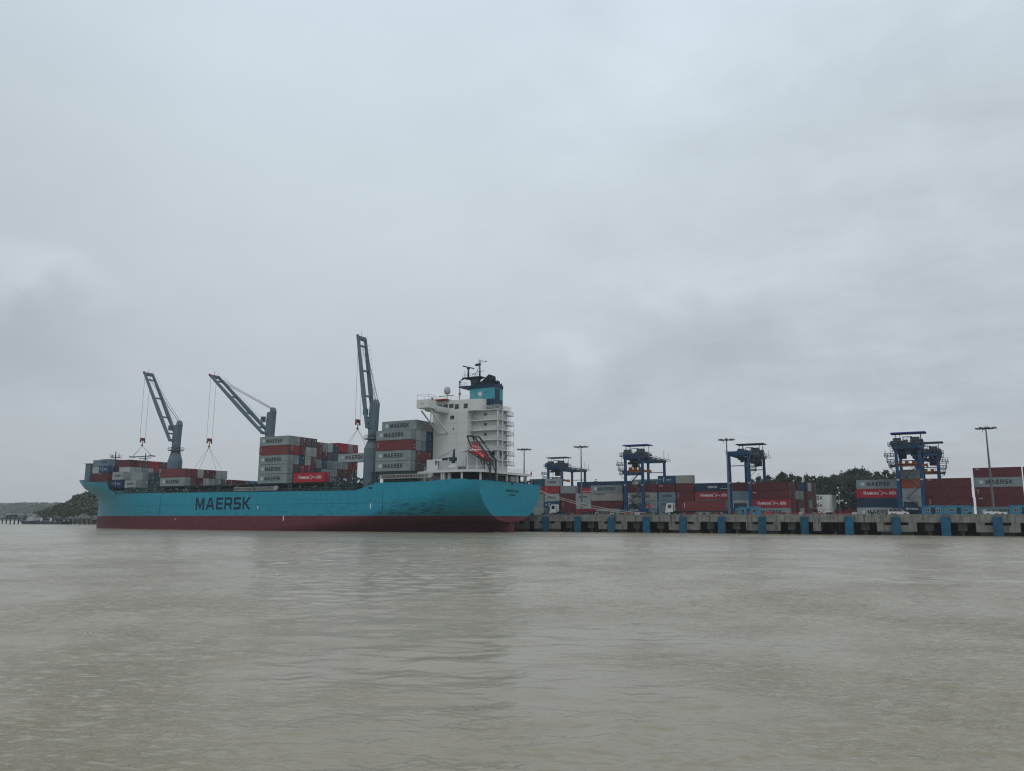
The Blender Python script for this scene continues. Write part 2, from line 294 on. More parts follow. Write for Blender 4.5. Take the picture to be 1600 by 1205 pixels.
# ================================================================ water
def water_mesh():
    rng = np.random.default_rng(3)
    r = np.concatenate([2.5 * (8 / 2.5) ** np.linspace(0, 1, 24)[:-1], 8 * (160 / 8) ** np.linspace(0, 1, 1300), 160 * (4200 / 160) ** np.linspace(0, 1, 160)[1:]]); nr = len(r); dr = np.gradient(r)
    fine = np.linspace(-42, 42, 760); th = np.concatenate([fine, np.linspace(42, 318, 93)[1:-1]])
    ang = np.radians(29.0 + 90 + th); nt_ = len(ang)
    Rr, A = np.meshgrid(r, ang, indexing='ij'); X = Rr * np.cos(A); Y = Rr * np.sin(A); Z = np.zeros_like(X)
    cell = np.maximum(dr[:, None] * np.ones_like(Rr), Rr * np.radians(0.11))
    g1 = sum(np.sin(X * a1 + Y * b1 + c1) for a1, b1, c1 in ((.11, .07, 0), (-.05, .13, 2), (.031, -.043, 1), (.21, .17, 4), (-.19, .24, 5))) / 5
    gustm = np.clip(.75 + 1.5 * g1, .25, 1.7)
    wd = math.radians(118)
    for k in range(72):
        lam = 0.17 * (3.6 / 0.17) ** (k / 71.0); kk = 2 * math.pi / lam; a_ = wd + rng.normal(0, 0.62); ph = rng.uniform(0, 6.28)
        amp = 0.0036 * lam ** 0.7
        fade = np.clip((lam / cell - 2.2) / 1.8, 0, 1)
        gust = gustm if lam < 1.3 else 0.7
        u = kk * (X * math.cos(a_) + Y * math.sin(a_)) + ph + 0.8 * np.sin(kk * 0.23 * (X * math.sin(a_) - Y * math.cos(a_)) + ph * 2)
        s_ = np.sin(u); Z += amp * fade * gust * (s_ + 0.35 * np.cos(2 * u))
    co = np.stack([X, Y, Z], -1).reshape(-1, 3)
    i = np.arange(nr - 1)[:, None]; j = np.arange(nt_)[None, :]; j2 = (j + 1) % nt_
    f = np.stack([i * nt_ + j, (i + 1) * nt_ + j, (i + 1) * nt_ + j2, i * nt_ + j2], -1).reshape(-1, 4)
    cen = len(co); co = np.vstack([co, [[0, 0, 0]]])
    me = bpy.data.meshes.new('water'); nf = len(f); nt3 = nt_
    me.vertices.add(len(co)); me.vertices.foreach_set('co', co.astype(np.float32).ravel())
    tri = np.stack([np.full(nt3, cen), np.arange(nt3), (np.arange(nt3) + 1) % nt3], -1)
    loops = np.concatenate([f.ravel(), tri.ravel()]); me.loops.add(len(loops)); me.loops.foreach_set('vertex_index', loops.astype(np.int32))
    me.polygons.add(nf + nt3); st = np.concatenate([np.arange(nf) * 4, nf * 4 + np.arange(nt3) * 3]); me.polygons.foreach_set('loop_start', st.astype(np.int32))
    me.polygons.foreach_set('use_smooth', np.ones(nf + nt3, dtype=bool)); me.update(calc_edges=True); me.validate(); return me
def water_mat():
    m = bpy.data.materials.new('muddy_river_water'); m.use_nodes = True; t = m.node_tree; b = t.nodes['Principled BSDF']
    b.inputs['Roughness'].default_value = 0.2; b.inputs['IOR'].default_value = 1.33
    geo = t.nodes.new('ShaderNodeNewGeometry')
    n = t.nodes.new('ShaderNodeTexNoise'); n.inputs['Scale'].default_value = 0.035; n.inputs['Detail'].default_value = 4; t.links.new(geo.outputs['Position'], n.inputs['Vector'])
    rp = t.nodes.new('ShaderNodeValToRGB'); rp.color_ramp.elements[0].color = (0.264, 0.229, 0.166, 1); rp.color_ramp.elements[1].color = (0.298, 0.254, 0.176, 1)
    rp.color_ramp.elements[0].position = 0.3; rp.color_ramp.elements[1].position = 0.7
    t.links.new(n.outputs['Fac'], rp.inputs[0]); t.links.new(rp.outputs[0], b.inputs['Base Color'])
    def nz(scale, detail, sx, rot):
        mp = t.nodes.new('ShaderNodeMapping'); mp.vector_type = 'TEXTURE'; mp.inputs['Scale'].default_value = sx; mp.inputs['Rotation'].default_value = (0, 0, rot); t.links.new(geo.outputs['Position'], mp.inputs[0])
        q = t.nodes.new('ShaderNodeTexNoise'); q.inputs['Scale'].default_value = scale; q.inputs['Detail'].default_value = detail; q.inputs['Roughness'].default_value = 0.6; q.inputs['Distortion'].default_value = 0.4
        t.links.new(mp.outputs[0], q.inputs['Vector']); return q.outputs['Fac']
    def mth(op, a, b=None, c=None):
        n = t.nodes.new('ShaderNodeMath'); n.operation = op
        for i, v in enumerate((a, b, c)):
            if v is None: continue
            if isinstance(v, (int, float)): n.inputs[i].default_value = v
            else: t.links.new(v, n.inputs[i])
        return n.outputs[0]
    def rng(v, a, b, c, d):
        n = t.nodes.new('ShaderNodeMapRange'); n.inputs[1].default_value = a; n.inputs[2].default_value = b; n.inputs[3].default_value = c; n.inputs[4].default_value = d; t.links.new(v, n.inputs[0]); return n.outputs[0]
    def ridge(v, w_): return mth('POWER', mth('SUBTRACT', 1.0, mth('MINIMUM', mth('MULTIPLY', mth('ABSOLUTE', mth('SUBTRACT', v, 0.5)), w_), 1.0)), 2.0)
    fine = nz(5.0, 3, (1.7, 1, 1), R(35)); mid = nz(1.3, 3, (2.0, 1, 1), R(20)); r1 = nz(4.2, 4, (2.3, 1, 1), R(36)); r2 = nz(2.2, 5, (2.6, 1, 1), R(20)); patch = nz(0.045, 3, (1, 1, 1), 0); patch2 = nz(0.16, 2, (1, 1, 1), 0)
    pm = mth('MULTIPLY', rng(patch, 0.44, 0.60, 0.0, 1.0), rng(patch2, 0.40, 0.60, 0.15, 1.0))
    crease = mth('MULTIPLY', mth('ADD', ridge(r1, 11.0), mth('MULTIPLY', ridge(r2, 16.0), 1.3)), pm)
    hgt = mth('ADD', mth('MULTIPLY', fine, 0.22), mth('ADD', mth('MULTIPLY', mid, 0.38), mth('MULTIPLY', crease, 0.62)))
    m2 = type('o', (), {'outputs': [hgt]})
    bp = t.nodes.new('ShaderNodeBump'); bp.inputs['Strength'].default_value = 0.6; bp.inputs['Distance'].default_value = 0.07
    t.links.new(m2.outputs[0], bp.inputs['Height']); t.links.new(bp.outputs[0], b.inputs['Normal']); return m
wm = water_mesh(); wm.materials.append(water_mat()); wo = bpy.data.objects.new('water', wm); scene.collection.objects.link(wo); tag(wo, 'muddy grey brown river with small ripples', kind='structure')


# ================================================================ land
GZ = 4.72
b = MB(); b.box(-325, 420, 235, 900, -3, GZ); tag(b.build('ground', 'asphalt'), 'asphalt ground of the container yard', kind='structure')
# rubble slope under the quay
b = MB(); b.prism([(228, -3), (235, -3), (235, 4.6), (233, 4.6)], 'x', -325, 420); tag(b.build('bank', 'rock'), 'dark rubble bank under the quay deck', kind='structure')

# ---------------------------------------------------------------- quay
FX = [-106.3 + 10.45 * i for i in range(-19, 30)]
quay = thing('quay', 'long concrete quay on piles with dark openings along the river', 'quay', (-20, 213.5, 0))
b = MB()
x = -325.0
b.box(-325, 420, 213.5, 235.0, 3.75, GZ + 0.02)            # deck
b.box(-325, 420, 213.42, 214.1, 3.05, 3.75)
deck = b.build('deck_slab', 'concrete', quay)
b = MB(); b.box(-325, 420, 213.6, 213.95, GZ + 0.02, GZ + 0.27); b.build('kerb', 'concrete', quay)
b = MB()
for xx in np.arange(-322, 418, 3.48): b.box(xx, xx + 0.06, 213.38, 213.42, 3.1, GZ - 0.05)
tag(b.build('joint', 'rock', quay), kind='stuff')
full = []
for i, fx in enumerate(FX):
    k = i - 19   # 0 -> -106.3
    vis = {0: 1, 1: 0, 2: 1, 3: 0, 4: 1, 5: 0, 6: 1, 7: 2, 8: 0, 9: 1, 10: 0, 11: 1, 12: 0, 13: 1, 14: 0}
    t_ = vis.get(k, k % 2)
    if fx > 60 or fx < -150: 
        if fx < -330 or fx > 120: continue
    if t_ == 1:
        b = MB()
        for (x0, x1, z0, z1) in ((fx - 4.35, fx - 2.6, 0.85, 3.05), (fx - 2.6, fx - 0.8, 0.85, 2.42), (fx - 2.6, fx - 0.8, 3.0, 3.05), (fx - 0.8, fx + 0.8, 0.85, 3.05), (fx + 0.8, fx + 2.6, 0.85, 2.42), (fx + 2.6, fx + 4.35, 0.85, 3.05)):
            b.box(x0, x1, 213.5, 214.1, z0, z1)
        b.build('skirt_panel', 'concrete', quay)
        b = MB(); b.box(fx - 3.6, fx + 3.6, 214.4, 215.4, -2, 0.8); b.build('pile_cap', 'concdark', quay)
    elif t_ == 2:
        b = MB(); b.box(fx + 1.9, fx + 3.7, 213.5, 214.1, 0.85, 3.05); b.build('skirt_panel', 'concrete', quay)
    if t_ != 1:
        for dx in (-4.4, 2.5 if t_ != 2 else 6.1):
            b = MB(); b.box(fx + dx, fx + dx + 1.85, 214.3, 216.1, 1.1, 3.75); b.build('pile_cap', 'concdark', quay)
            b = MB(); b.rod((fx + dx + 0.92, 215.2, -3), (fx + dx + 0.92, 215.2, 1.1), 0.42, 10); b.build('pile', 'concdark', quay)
    for dx in (-3.0, 3.0):
        b = MB(); b.rod((fx + dx, 221, -3), (fx + dx, 221, 3.8), 0.42, 8); b.build('pile', 'concdark', quay) if -150 < fx < 50 else None
NAMES = ['first', 'second', 'third', 'fourth', 'fifth', 'sixth', 'seventh', 'eighth', 'ninth', 'tenth', 'eleventh', 'twelfth', 'thirteenth', 'fourteenth', 'fifteenth', 'sixteenth']
n = 0
for i, fx in enumerate(FX):
    if fx < -108 or fx > 40: continue
    wd_ = 0.9 if fx > -95 else 0.8
    f = thing('fender_column', f'blue steel fender column on the quay face, {NAMES[n]} to the right of the ship', 'fender', (fx, 212.9, 0), 'blue fender columns along the quay'); n += 1
    b = MB(); b.box(fx - 0.98, fx + 0.98, 212.25, 212.6, 0.05, 4.35); b.box(fx - 0.85, fx + 0.85, 212.21, 212.25, 0.3, 4.1); b.build('panel', 'fender', f)
    b = MB()
    for z in (1.2, 3.4): b.rod((fx - .5, 212.6, z), (fx - .5, 213.5, z), 0.28, 8); b.rod((fx + .5, 212.6, z), (fx + .5, 213.5, z), 0.28, 8)
    b.build('rubber_buffer', 'tyre', f)
    b = MB(); b.box(fx - 0.9, fx + 0.9, 212.3, 213.3, 4.4, 4.5); b.rod((fx, 213.0, 4.5), (fx, 213.0, 5.1), 0.22, 8); b.rod((fx, 213.0, 5.1), (fx, 213.0, 5.22), 0.36, 8); b.build('cap', 'steel', f)

# ================================================================ containers
BODY = {}; DOOR = {}; LET = {}
def body_mesh(L, H, col):
    k = (L, H, col)
    if k in BODY: return BODY[k]
    W = 2.37; b = MB(); p = 0.13
    for x0 in (0, L - p):
        for y0 in (0, W - p): b.box(x0, x0 + p, y0, y0 + p, 0, H)
    for y0 in (0.0, W - 0.1): b.box(p, L - p, y0, y0 + 0.1, 0, 0.16); b.box(p, L - p, y0, y0 + 0.1, H - 0.11, H)
    for x0 in (0.0, L - 0.1): b.box(x0, x0 + 0.1, p, W - p, 0, 0.16); b.box(x0, x0 + 0.1, p, W - p, H - 0.11, H)
    b.box(0.1, L - 0.1, 0.1, W - 0.1, H - 0.06, H - 0.03)
    b.q([(0.1, 0.1, 0.08), (0.1, W - 0.1, 0.08), (L - 0.1, W - 0.1, 0.08), (L - 0.1, 0.1, 0.08)])
    per = 0.305; nn = int((L - 2 * p) / per); per = (L - 2 * p) / nn
    for side in (0, 1):
        pts = []
        for i in range(nn):
            x = p + i * per
            pts += [(x, 0.02), (x + per * .3, 0.02), (x + per * .5, 0.05), (x + per * .8, 0.05)]
        pts.append((L - p, 0.02))
        if side: pts = [(x, W - y) for x, y in pts]
        for a_, c_ in zip(pts[:-1], pts[1:]):
            q_ = [(a_[0], a_[1], 0.16), (c_[0], c_[1], 0.16), (c_[0], c_[1], H - 0.11), (a_[0], a_[1], H - 0.11)]
            b.q(q_ if not side else q_[::-1])
    n2 = 8; pr = (W - 2 * p) / n2; pts = []
    for i in range(n2):
        y = p + i * pr; pts += [(0.02, y), (0.02, y + pr * .3), (0.05, y + pr * .5), (0.05, y + pr * .8)]
    pts.append((0.02, W - p))
    for a_, c_ in zip(pts[:-1], pts[1:]): b.q([(a_[0], a_[1], H - 0.11), (c_[0], c_[1], H - 0.11), (c_[0], c_[1], 0.16), (a_[0], a_[1], 0.16)])
    me = bpy.data.meshes.new('container_shell'); me.from_pydata(b.v, [], b.f); me.materials.append(M['c ' + col]); me.update(); BODY[k] = me; return me
def door_mesh(H, col):
    k = (H, col)
    if k in DOOR: return DOOR[k]
    b = MB(); Wd = 1.045
    b.box(-0.06, -0.025, 0, Wd, 0.17, H - 0.12)
    for j in range(5): z = 0.3 + j * (H - 0.55) / 4.6; b.box(-0.025, -0.008, 0.05, Wd - 0.05, z, z + 0.3)
    b.mi = 1
    for y in (0.28, 0.82):
        b.rod((0.012, y, 0.1), (0.012, y, H - 0.05), 0.022, 4)
        b.box(0.0, 0.04, y - 0.07, y + 0.07, 0.95, 1.05)
    me = bpy.data.meshes.new('door_leaf'); me.from_pydata(b.v, [], b.f); me.materials.append(M['c ' + col]); me.materials.append(M['steel']); me.polygons.foreach_set('material_index', b.m); me.update(); DOOR[k] = me; return me
def let(kind, L):
    k = (kind, L)
    if k in LET: return LET[k]
    s = 1.0 if L > 10 else 0.5
    if kind == 'M': r_ = [('lettering', word_mesh('MAERSK', 6.7 * s, 1.22 * (1 if L > 10 else .62), 'inkgrey', gap=3.2), (2.95 * s, -0.02, 0.82 if L > 10 else 1.05))]
    elif kind == 'M?': r_ = r_ = [('lettering', word_mesh('MAERSK', 3.9, 0.62, 'inkgrey'), (1.1, -0.02, 1.25))]
    elif kind == 'H':
        t1 = text_mesh('H', 0.62 * s, 1.1 * s, 'mark', 0.03); t2 = text_mesh('AMBURG', 3.5 * s, 0.8 * s, 'mark', 0.03)
        t3 = text_mesh('SÜD', 1.9 * s, 1.05 * s, 'mark', 0.03)
        sw = stand(curve_mesh('emblem', [[(0, 10), (3, 9.6), (6, 8), (9, 5.8), (14, 5.6), (19, 3.0), (22, 2.2), (18, 2.0), (14, 4.2), (9.5, 4.4), (4, 0), (2.5, 0.2), (6.5, 4.2), (8, 5.6), (4, 8.4), (0, 9.2)]], 'mark'), 0.12 * s, 0.14 * s)
        r_ = [('lettering', t1, (2.0 * s, -0.02, 1.0)), ('lettering', t2, (2.75 * s, -0.02, 1.0)), ('emblem', sw, (6.4 * s, -0.02, 0.8)), ('lettering', t3, (9.1 * s, -0.02, 1.0))]
    elif kind == 'S': r_ = [('lettering', text_mesh('SAFMARINE', 3.6 * s, 0.3, 'inkgrey', .03), (1.6 * s, -0.02, 2.1))]
    elif kind == 'N':
        r_ = [('lettering', text_mesh('UNIECOM', 3.2 * s, 0.75, 'mark', .03), (4.3 * s, -0.02, 1.0)), ('marking', stand(curve_mesh('marking', [[(0, 0), (2.6, 0), (2.6, .12), (0, .12)]], 'mark'), s, 1), (8.6 * s, -0.02, 0.75))]
    elif kind == 'C':   # white crescent and lettering on blue
        lp = [(math.cos(a_) * .8, math.sin(a_) * .8) for a_ in np.linspace(0.6, 5.0, 16)] + [(math.cos(a_) * .5 + .12, math.sin(a_) * .5) for a_ in np.linspace(4.7, 0.9, 12)]
        r_ = [('emblem', stand(curve_mesh('emblem', [lp], 'mark'), s * .9, .9), (3.6 * s + .4, -0.02, 1.45)), ('lettering', text_mesh('SEACO', 2.2 * s + .6, 0.42, 'mark', .03), (5.2 * s + .5, -0.02, 1.1)), ('marking', stand(curve_mesh('marking', [[(0, 0), (.45, 0), (.45, .35), (0, .35)]], 'mark'), 1, 1), (1.2 * s, -0.02, 1.3))]
    elif kind == 'v':   # upright code at the left end
        r_ = [('marking', stand(curve_mesh('marking', [[(0, j * .34), (.16, j * .34), (.16, j * .34 + .24), (0, j * .34 + .24)] for j in range(4)], 'mark'), 1, 1), (0.75, -0.02, 0.95))]
    elif kind == 'i':
        r_ = [('marking', text_mesh('CAIU', 0.95, 0.33, 'mark', .04), (0.7, -0.02, 2.2))]
    elif kind == 'o':
        r_ = [('marking', text_mesh('CAI', 1.1, 0.36, 'mark', .05), (0.6, -0.02, 1.95))]
    else: r_ = []
    if kind == 'M' and L > 10: r_ = r_ + [('emblem', stand(curve_mesh('emblem', [[(0, 0), (1.3, 0), (1.3, 1.3), (0, 1.3)]], 'starblue'), 1, 1), (1.15, -0.016, 0.8)), ('emblem', stand(curve_mesh('emblem', [star_loop(.65, .65, .58)], 'mark'), 1, 1), (1.15, -0.024, 0.8))]
    LET[k] = r_; return r_
rc = random.Random(11)
def dmark():
    k = ('dm', rc.randrange(6))
    if k in LET: return LET[k]
    r2 = random.Random(k[1]); lp = []
    for _ in range(r2.randint(2, 5)):
        y = r2.uniform(0.1, 0.7); z = r2.choice((0.5, 1.3, 1.9, 2.2)); w_ = r2.uniform(.15, .34); h = r2.uniform(.1, .3); lp.append([(y, z), (y + w_, z), (y + w_, z + h), (y, z + h)])
    LET[k] = stand(curve_mesh('marking', [l for l in lp], 'mark'), 1, 1, axis='x'); return LET[k]
def container(x0, y0, z0, L, H, col, label, group, text='', ends=True):
    """x0,y0,z0: left, near, bottom corner; long axis along X, doors towards +X"""
    o = bpy.data.objects.new('shipping_container', body_mesh(L, H, col)); scene.collection.objects.link(o); o.location = (x0, y0, z0); WO[o.name] = Vector((x0, y0, z0))
    tag(o, label, 'container', group)
    if ends:
        for k in (0, 1):
            d = bpy.data.objects.new('door', door_mesh(H, col)); scene.collection.objects.link(d); d.parent = o; d.location = (L, 0.14 + k * 1.045, 0)
        if rc.random() < 0.8 and col not in ('white',): mobj('marking', dmark(), o, (L + 0.004, 1.22, 0.05))
    if text:
        for nm, me, lc in let(text, L): mobj(nm, me, o, lc)
    return o
TIER = ['bottom', 'second', 'third', 'fourth', 'fifth', 'sixth']
COLN = ['first', 'second', 'third', 'fourth', 'fifth', 'sixth', 'seventh', 'eighth', 'ninth', 'tenth', 'eleventh', 'twelfth', 'thirteenth']
TXT = {'M': ' with dark shipping line lettering', 'H': ' with white lettering and bird emblem', 'v': '', 'i': '', 'o': '', 'S': ' with small lettering', 'N': ' with white lettering', 'C': ' with white crescent emblem', 'M?': ' with dark lettering', '': ''}
HC = 2.80; ST = 2.49
# --- on the ship:  name, x0, L, y of first column, base z, columns = list of (heights, colours bottom to top with optional :text)
def ship_bay(phrase, grp, x0, L, y0, z0, cols, pitch=2.52):
    for c, spec in enumerate(cols):
        if spec is None: continue
        hs, cl = spec; z = z0
        for t_, (h, cc) in enumerate(zip(hs, cl)):
            cname, _, tx = cc.partition(':')
            if cname != '-':
                lab = f"{'lettered ' if tx in ('M', 'H', 'C') else ''}{cname} container, {TIER[t_]} tier of the {COLN[c]} column, {phrase}"
                container(x0, y0 + c * pitch, z, L, h, cname, lab, grp, tx)
            z += h + 0.105
H5 = [HC] * 5; g = 'grey'
def rnd(n, r_=random.Random(5)): return [r_.choice(['grey', 'grey', 'red brown', 'brown', 'maroon', 'dark grey', 'blue grey', 'light grey', 'purple brown', 'dark teal']) for _ in range(n)]
# stack in front of the white tower
ship_bay('stack ahead of the tower', 'containers on the ship', -142.3, 12.19, 176.9, 16.75, [
    (H5[:4], ['grey:M', 'grey:M', 'red brown:v', 'grey:M']),
    (H5, ['brown', 'brown', 'grey', 'light grey', 'grey:M']),
    (H5, ['dark grey', 'red brown', 'blue grey', 'pale grey', 'grey']),
    (H5, ['maroon', 'red brown', 'navy blue', 'blue', 'beige grey']),
    (H5, ['dark grey', 'maroon', 'dark grey', 'blue', 'beige grey']),
    (H5, ['grey', 'brown', 'grey', 'blue', 'grey'])])
# tall middle stack
ship_bay('tall middle stack', 'containers on the ship', -188.3, 12.19, 176.9, 14.3, [
    (H5, ['grey:M', 'grey:M', 'grey:M', 'red brown:v', 'grey:M']),
    (H5, ['dark grey', 'brown', 'grey', 'red', 'grey']),
    (H5, ['red brown', 'red', 'dark teal', 'maroon', 'brown']),
    (H5, ['maroon', 'red brown', 'light grey', 'light grey', 'purple brown']),
    (H5, ['brown', 'red brown', 'brown', 'light grey', 'dark grey']),
    ([ST, ST, HC, ST, HC], ['dark teal', 'dark teal', 'grey', 'brown', 'red brown']),
    ([ST, ST, HC, ST, HC], ['grey', 'grey', 'dark teal', 'maroon', 'grey']),
    ([ST, ST, HC, ST, HC], ['pale grey', 'grey', 'blue grey', 'dark grey', 'light grey']),
    ([ST, ST, HC, ST, HC], ['grey', 'grey', 'grey', 'dark grey', 'dark teal']),
    ([ST, HC, HC, HC, HC], ['red brown', 'red brown', 'grey', 'maroon', 'bright red']),
    ([ST, HC, HC, HC, HC], ['maroon', 'maroon', 'grey', 'brown', 'bright red']),
    ([ST, HC, HC, HC, HC], ['brown', 'maroon', 'red brown', 'brown', 'grey']),
    ([ST, HC, HC, HC, HC], ['maroon', 'grey', 'red brown', 'maroon', 'red'])])
ship_bay('bay aft of middle stack', 'containers on the ship', -173.2, 12.19, 176.9, 14.3, [([HC], ['bright red:H'])])
# fore bay
fc = [('grey:M', 'red brown'), ('brown', 'red brown'), ('maroon', 'light grey'), ('light grey', 'maroon'), ('grey', 'maroon'), ('grey', 'light grey')]
ship_bay('stack behind the foremost crane', 'containers on the ship', -234.1, 12.19, 176.9, 14.3,
    [([HC, HC], list(c)) for c in fc] + [([HC, HC], ['dark grey', 'pale grey'])] + [([HC], [c]) for c in ('red brown', 'maroon', 'maroon', 'brown', 'teal', 'dark grey')])
# bow bays of 20 ft boxes
ship_bay('short stack beside the hull', 'containers on the ship', -257.6, 6.06, 180.2, 14.2, [([HC, ST], ['pale grey:M', '-'])] + [([HC, HC], c) for c in (['grey', 'grey'], ['dark teal', 'dark grey'], ['dark grey', 'dark teal'])])
ship_bay('stepped bow stack', 'containers on the ship', -268.9, 6.06, 182.9, 14.6, [
    ([HC, HC], ['navy blue:C', 'pale grey:M']),
    ([ST, ST, ST, ST], ['grey', 'light grey', 'light grey', 'maroon']),
    ([ST, ST, ST, ST], ['grey', 'grey', 'light grey', 'red brown']),
    ([ST, ST, ST, ST], ['dark grey', 'grey', 'grey', 'purple brown']),
    ([ST, ST, ST, ST], ['dark grey', 'light grey', 'light grey', 'red']),
    ([ST, ST, ST, ST], ['dark teal', 'brown', 'red', 'bright red']),
    ([ST, ST, ST, ST], ['dark grey', 'grey', 'pale grey', 'brown']),
    ([ST, ST, ST, ST], ['dark grey', 'dark grey', 'light grey', 'purple brown']),
    ([ST, ST, ST, ST], ['dark teal', 'grey', 'brown', 'bright red'])], pitch=2.5)
ship_bay('foremost bow stack', 'containers on the ship', -282.8, 6.06, 186.6, 15.1, [
    ([ST, HC, ST, ST], ['dark grey', 'maroon:i', 'blue:C', 'blue grey:M']), ([ST, HC, ST, ST], ['dark grey', 'maroon', 'maroon', 'brown']),
    ([ST, HC, ST, ST], ['grey', 'grey', 'maroon', 'red brown']), ([ST, HC, ST, ST], ['grey', 'grey', 'maroon', 'red'])])
ship_bay('narrow stack by the bow screen', 'containers on the ship', -289.2, 6.06, 188.2, 15.1, [([ST, HC, ST, ST], ['dark grey', 'maroon', 'light grey', 'blue grey']), ([ST, HC, ST, ST], ['dark grey', 'maroon', 'grey', 'dark grey'])])
# box hanging from the aft crane
hang = container(-164.1, 186.0, 20.6, 12.19, 2.59, 'pale grey', 'grey container with dark lettering hanging from the crane nearest the tower', 'containers on the ship', 'M')

# ---------------------------------------------------------------- yard stacks
def yard(phrase, x0, L, y0, tiers, row='front', H=2.74, z0=GZ + 0.03, grp='containers stacked in the yard'):
    for t_, cc in enumerate(tiers):
        cname, _, tx = cc.partition(':')
        if cname == '-': continue
        jx = rc.uniform(-0.12, 0.12)
        container(x0 + jx, y0, z0 + t_ * (H + 0.09), L, H, cname, f"{'lettered ' if tx in ('M', 'H', 'N', 'C') else ''}{cname} container, {TIER[t_]} tier, {row} row, {phrase}", grp, tx)
def rows(phrase, x0, L, y0, n, hgt, seed, step=2.62, dx=0.0, H=2.74, pal=None):
    r_ = random.Random(seed)
    for k in range(n):
        h = r_.choice(hgt) if isinstance(hgt, (list, tuple)) else hgt
        cl = [r_.choice(pal or ['grey', 'red brown', 'maroon', 'brown', 'grey', 'dark grey', 'blue', 'light grey', 'navy blue']) for _ in range(h)]
        yard(phrase, x0 + dx * (k + 1), L, y0 + step * (k + 1), cl, ['second', 'third', 'fourth', 'fifth', 'sixth', 'seventh'][k], H)
F0 = 268.0
yard('stack nearest the ship stern', -140.9, 6.06, F0, ['grey', 'grey', 'grey', 'red', 'dark teal'])
yard('second stack from the ship stern', -134.4, 6.06, F0, ['dark grey', 'blue:C', 'pale grey:M', 'red:v', 'pale grey:M']); rows('second stack from the ship stern', -134.4, 6.06, F0, 2, [4, 5], 3)
yard('maroon stack beside the left truck', -127.6, 6.06, F0, ['maroon', 'maroon:v', 'maroon', 'grey']); rows('maroon stack beside the left truck', -127.6, 6.06, F0, 1, 4, 9)
yard('low stack behind the red skip', -121.6, 6.06, F0, ['red', 'pale grey:M', 'pale grey:M'])
yard('back stack under the farthest blue gantry', -133.5, 12.19, 296, ['grey', 'grey', 'grey', 'grey', 'navy blue'], 'rear'); yard('back stack above the low stack', -121.0, 12.19, 296, ['grey', 'grey', 'grey', 'blue grey', 'navy blue'], 'rear')
yard('middle stack above the low stack', -127.6, 6.06, 284, ['grey', 'grey', 'brown', 'bright red:H'], 'middle'); yard('middle stack left of long grey stack', -121.2, 6.06, 284, ['grey', 'grey', 'grey', 'grey:M'], 'middle')
yard('long stack left of the near gantry leg', -115.4, 12.19, F0, ['grey:M', 'maroon', 'beige grey:S', 'grey:M']); rows('long stack left of the near gantry leg', -115.4, 12.19, F0, 1, 4, 4)
yard('stack behind the left gantry stairs', -102.5, 12.19, F0, ['blue grey', 'grey:M', 'beige grey:M', 'maroon']); yard('stack behind the left gantry stairs', -106.8, 12.19, 288, ['grey', 'grey', 'maroon', 'grey', 'grey:M'], 'rear')
yard('grey stack right of the left gantry', -89.9, 6.06, F0, ['blue grey:M', 'blue grey:M', 'blue grey:M', 'maroon:o', 'blue:C']); rows('grey stack right of the left gantry', -89.9, 6.06, F0, 1, 5, 6)
yard('maroon stack behind the right truck cab', -83.5, 6.06, F0, ['maroon', 'maroon', 'maroon:v', 'maroon', 'beige grey']); rows('maroon stack behind the right truck cab', -83.5, 6.06, F0, 1, [4], 7)
yard('stack behind the trailer box', -76.8, 12.19, F0, ['grey', 'teal', 'red:H', 'navy blue:N']); rows('stack behind the trailer box', -76.8, 12.19, F0, 2, [3, 4], 8)
yard('short stack under the middle gantry', -64.4, 6.06, F0, ['grey', 'pale grey', 'blue grey', 'maroon']); yard('short stack under the middle gantry', -64.4, 6.06, F0 + 2.62, ['grey', 'grey', 'maroon', 'bright red:H'], 'second'); yard('short stack under the middle gantry', -64.4, 6.06, F0 + 5.24, ['grey', 'brown', 'grey', 'maroon'], 'third')
yard('long stack right of the middle gantry', -58.1, 12.19, F0, ['grey:M', 'red:H', 'maroon:o', 'maroon:i'])
rr = [['brown', 'red brown', 'brown', 'brown'], ['maroon', 'maroon', 'grey', 'maroon'], ['light grey', 'brown', 'grey', 'blue'], ['maroon', 'maroon', 'maroon', 'navy blue'], ['brown', 'grey', 'brown', 'light grey'], ['maroon', 'brown', 'purple brown', 'brown']]
for k, cl in enumerate(rr): yard('long stack right of the middle gantry', -58.1 + 0.95 * (k + 1), 12.19, F0 + 2.62 * (k + 1), cl, ['second', 'third', 'fourth', 'fifth', 'sixth', 'seventh'][k])
for k in range(5): yard('low white stack before the trees', -49.9 + .12 * k, 12.19, 300 + 2.62 * k, ['white:M', 'white:M', 'white:M'] if k < 2 else ['pale grey', 'light grey', 'beige grey'], ['front', 'second', 'third', 'fourth', 'fifth'][k], 2.55)
yard('lone low box before the trees', -35.5, 12.19, 292, ['maroon'], 'front', 2.55)
yard('stack left of the right blue gantries', -25.9, 12.19, F0, ['pale grey:M', 'navy blue', 'bright red:H', 'grey:M'])
yard('short stack between the right gantry legs', -13.2, 6.06, F0, ['navy blue', 'pale grey', 'pale grey', 'orange red', 'grey']); rows('short stack between the right gantry legs', -13.2, 6.06, F0, 1, 5, 14)
yard('wide stack behind the teal cabins', -6.75, 12.0, F0, ['grey', 'maroon:v', 'maroon', 'maroon:i']); rows('wide stack behind the teal cabins', -6.75, 12.0, F0, 1, 4, 15)
yard('tall stack behind the pickup', 6.0, 12.0, F0, ['blue grey:M', 'maroon:i', 'maroon:v', 'grey:M', 'maroon:i']); rows('tall stack behind the pickup', 6.0, 12.0, F0, 1, 5, 16)
yard('stack at the right edge behind the teal box', 18.45, 12.0, F0, ['blue grey', 'maroon', 'maroon', 'grey:M', 'maroon']); 
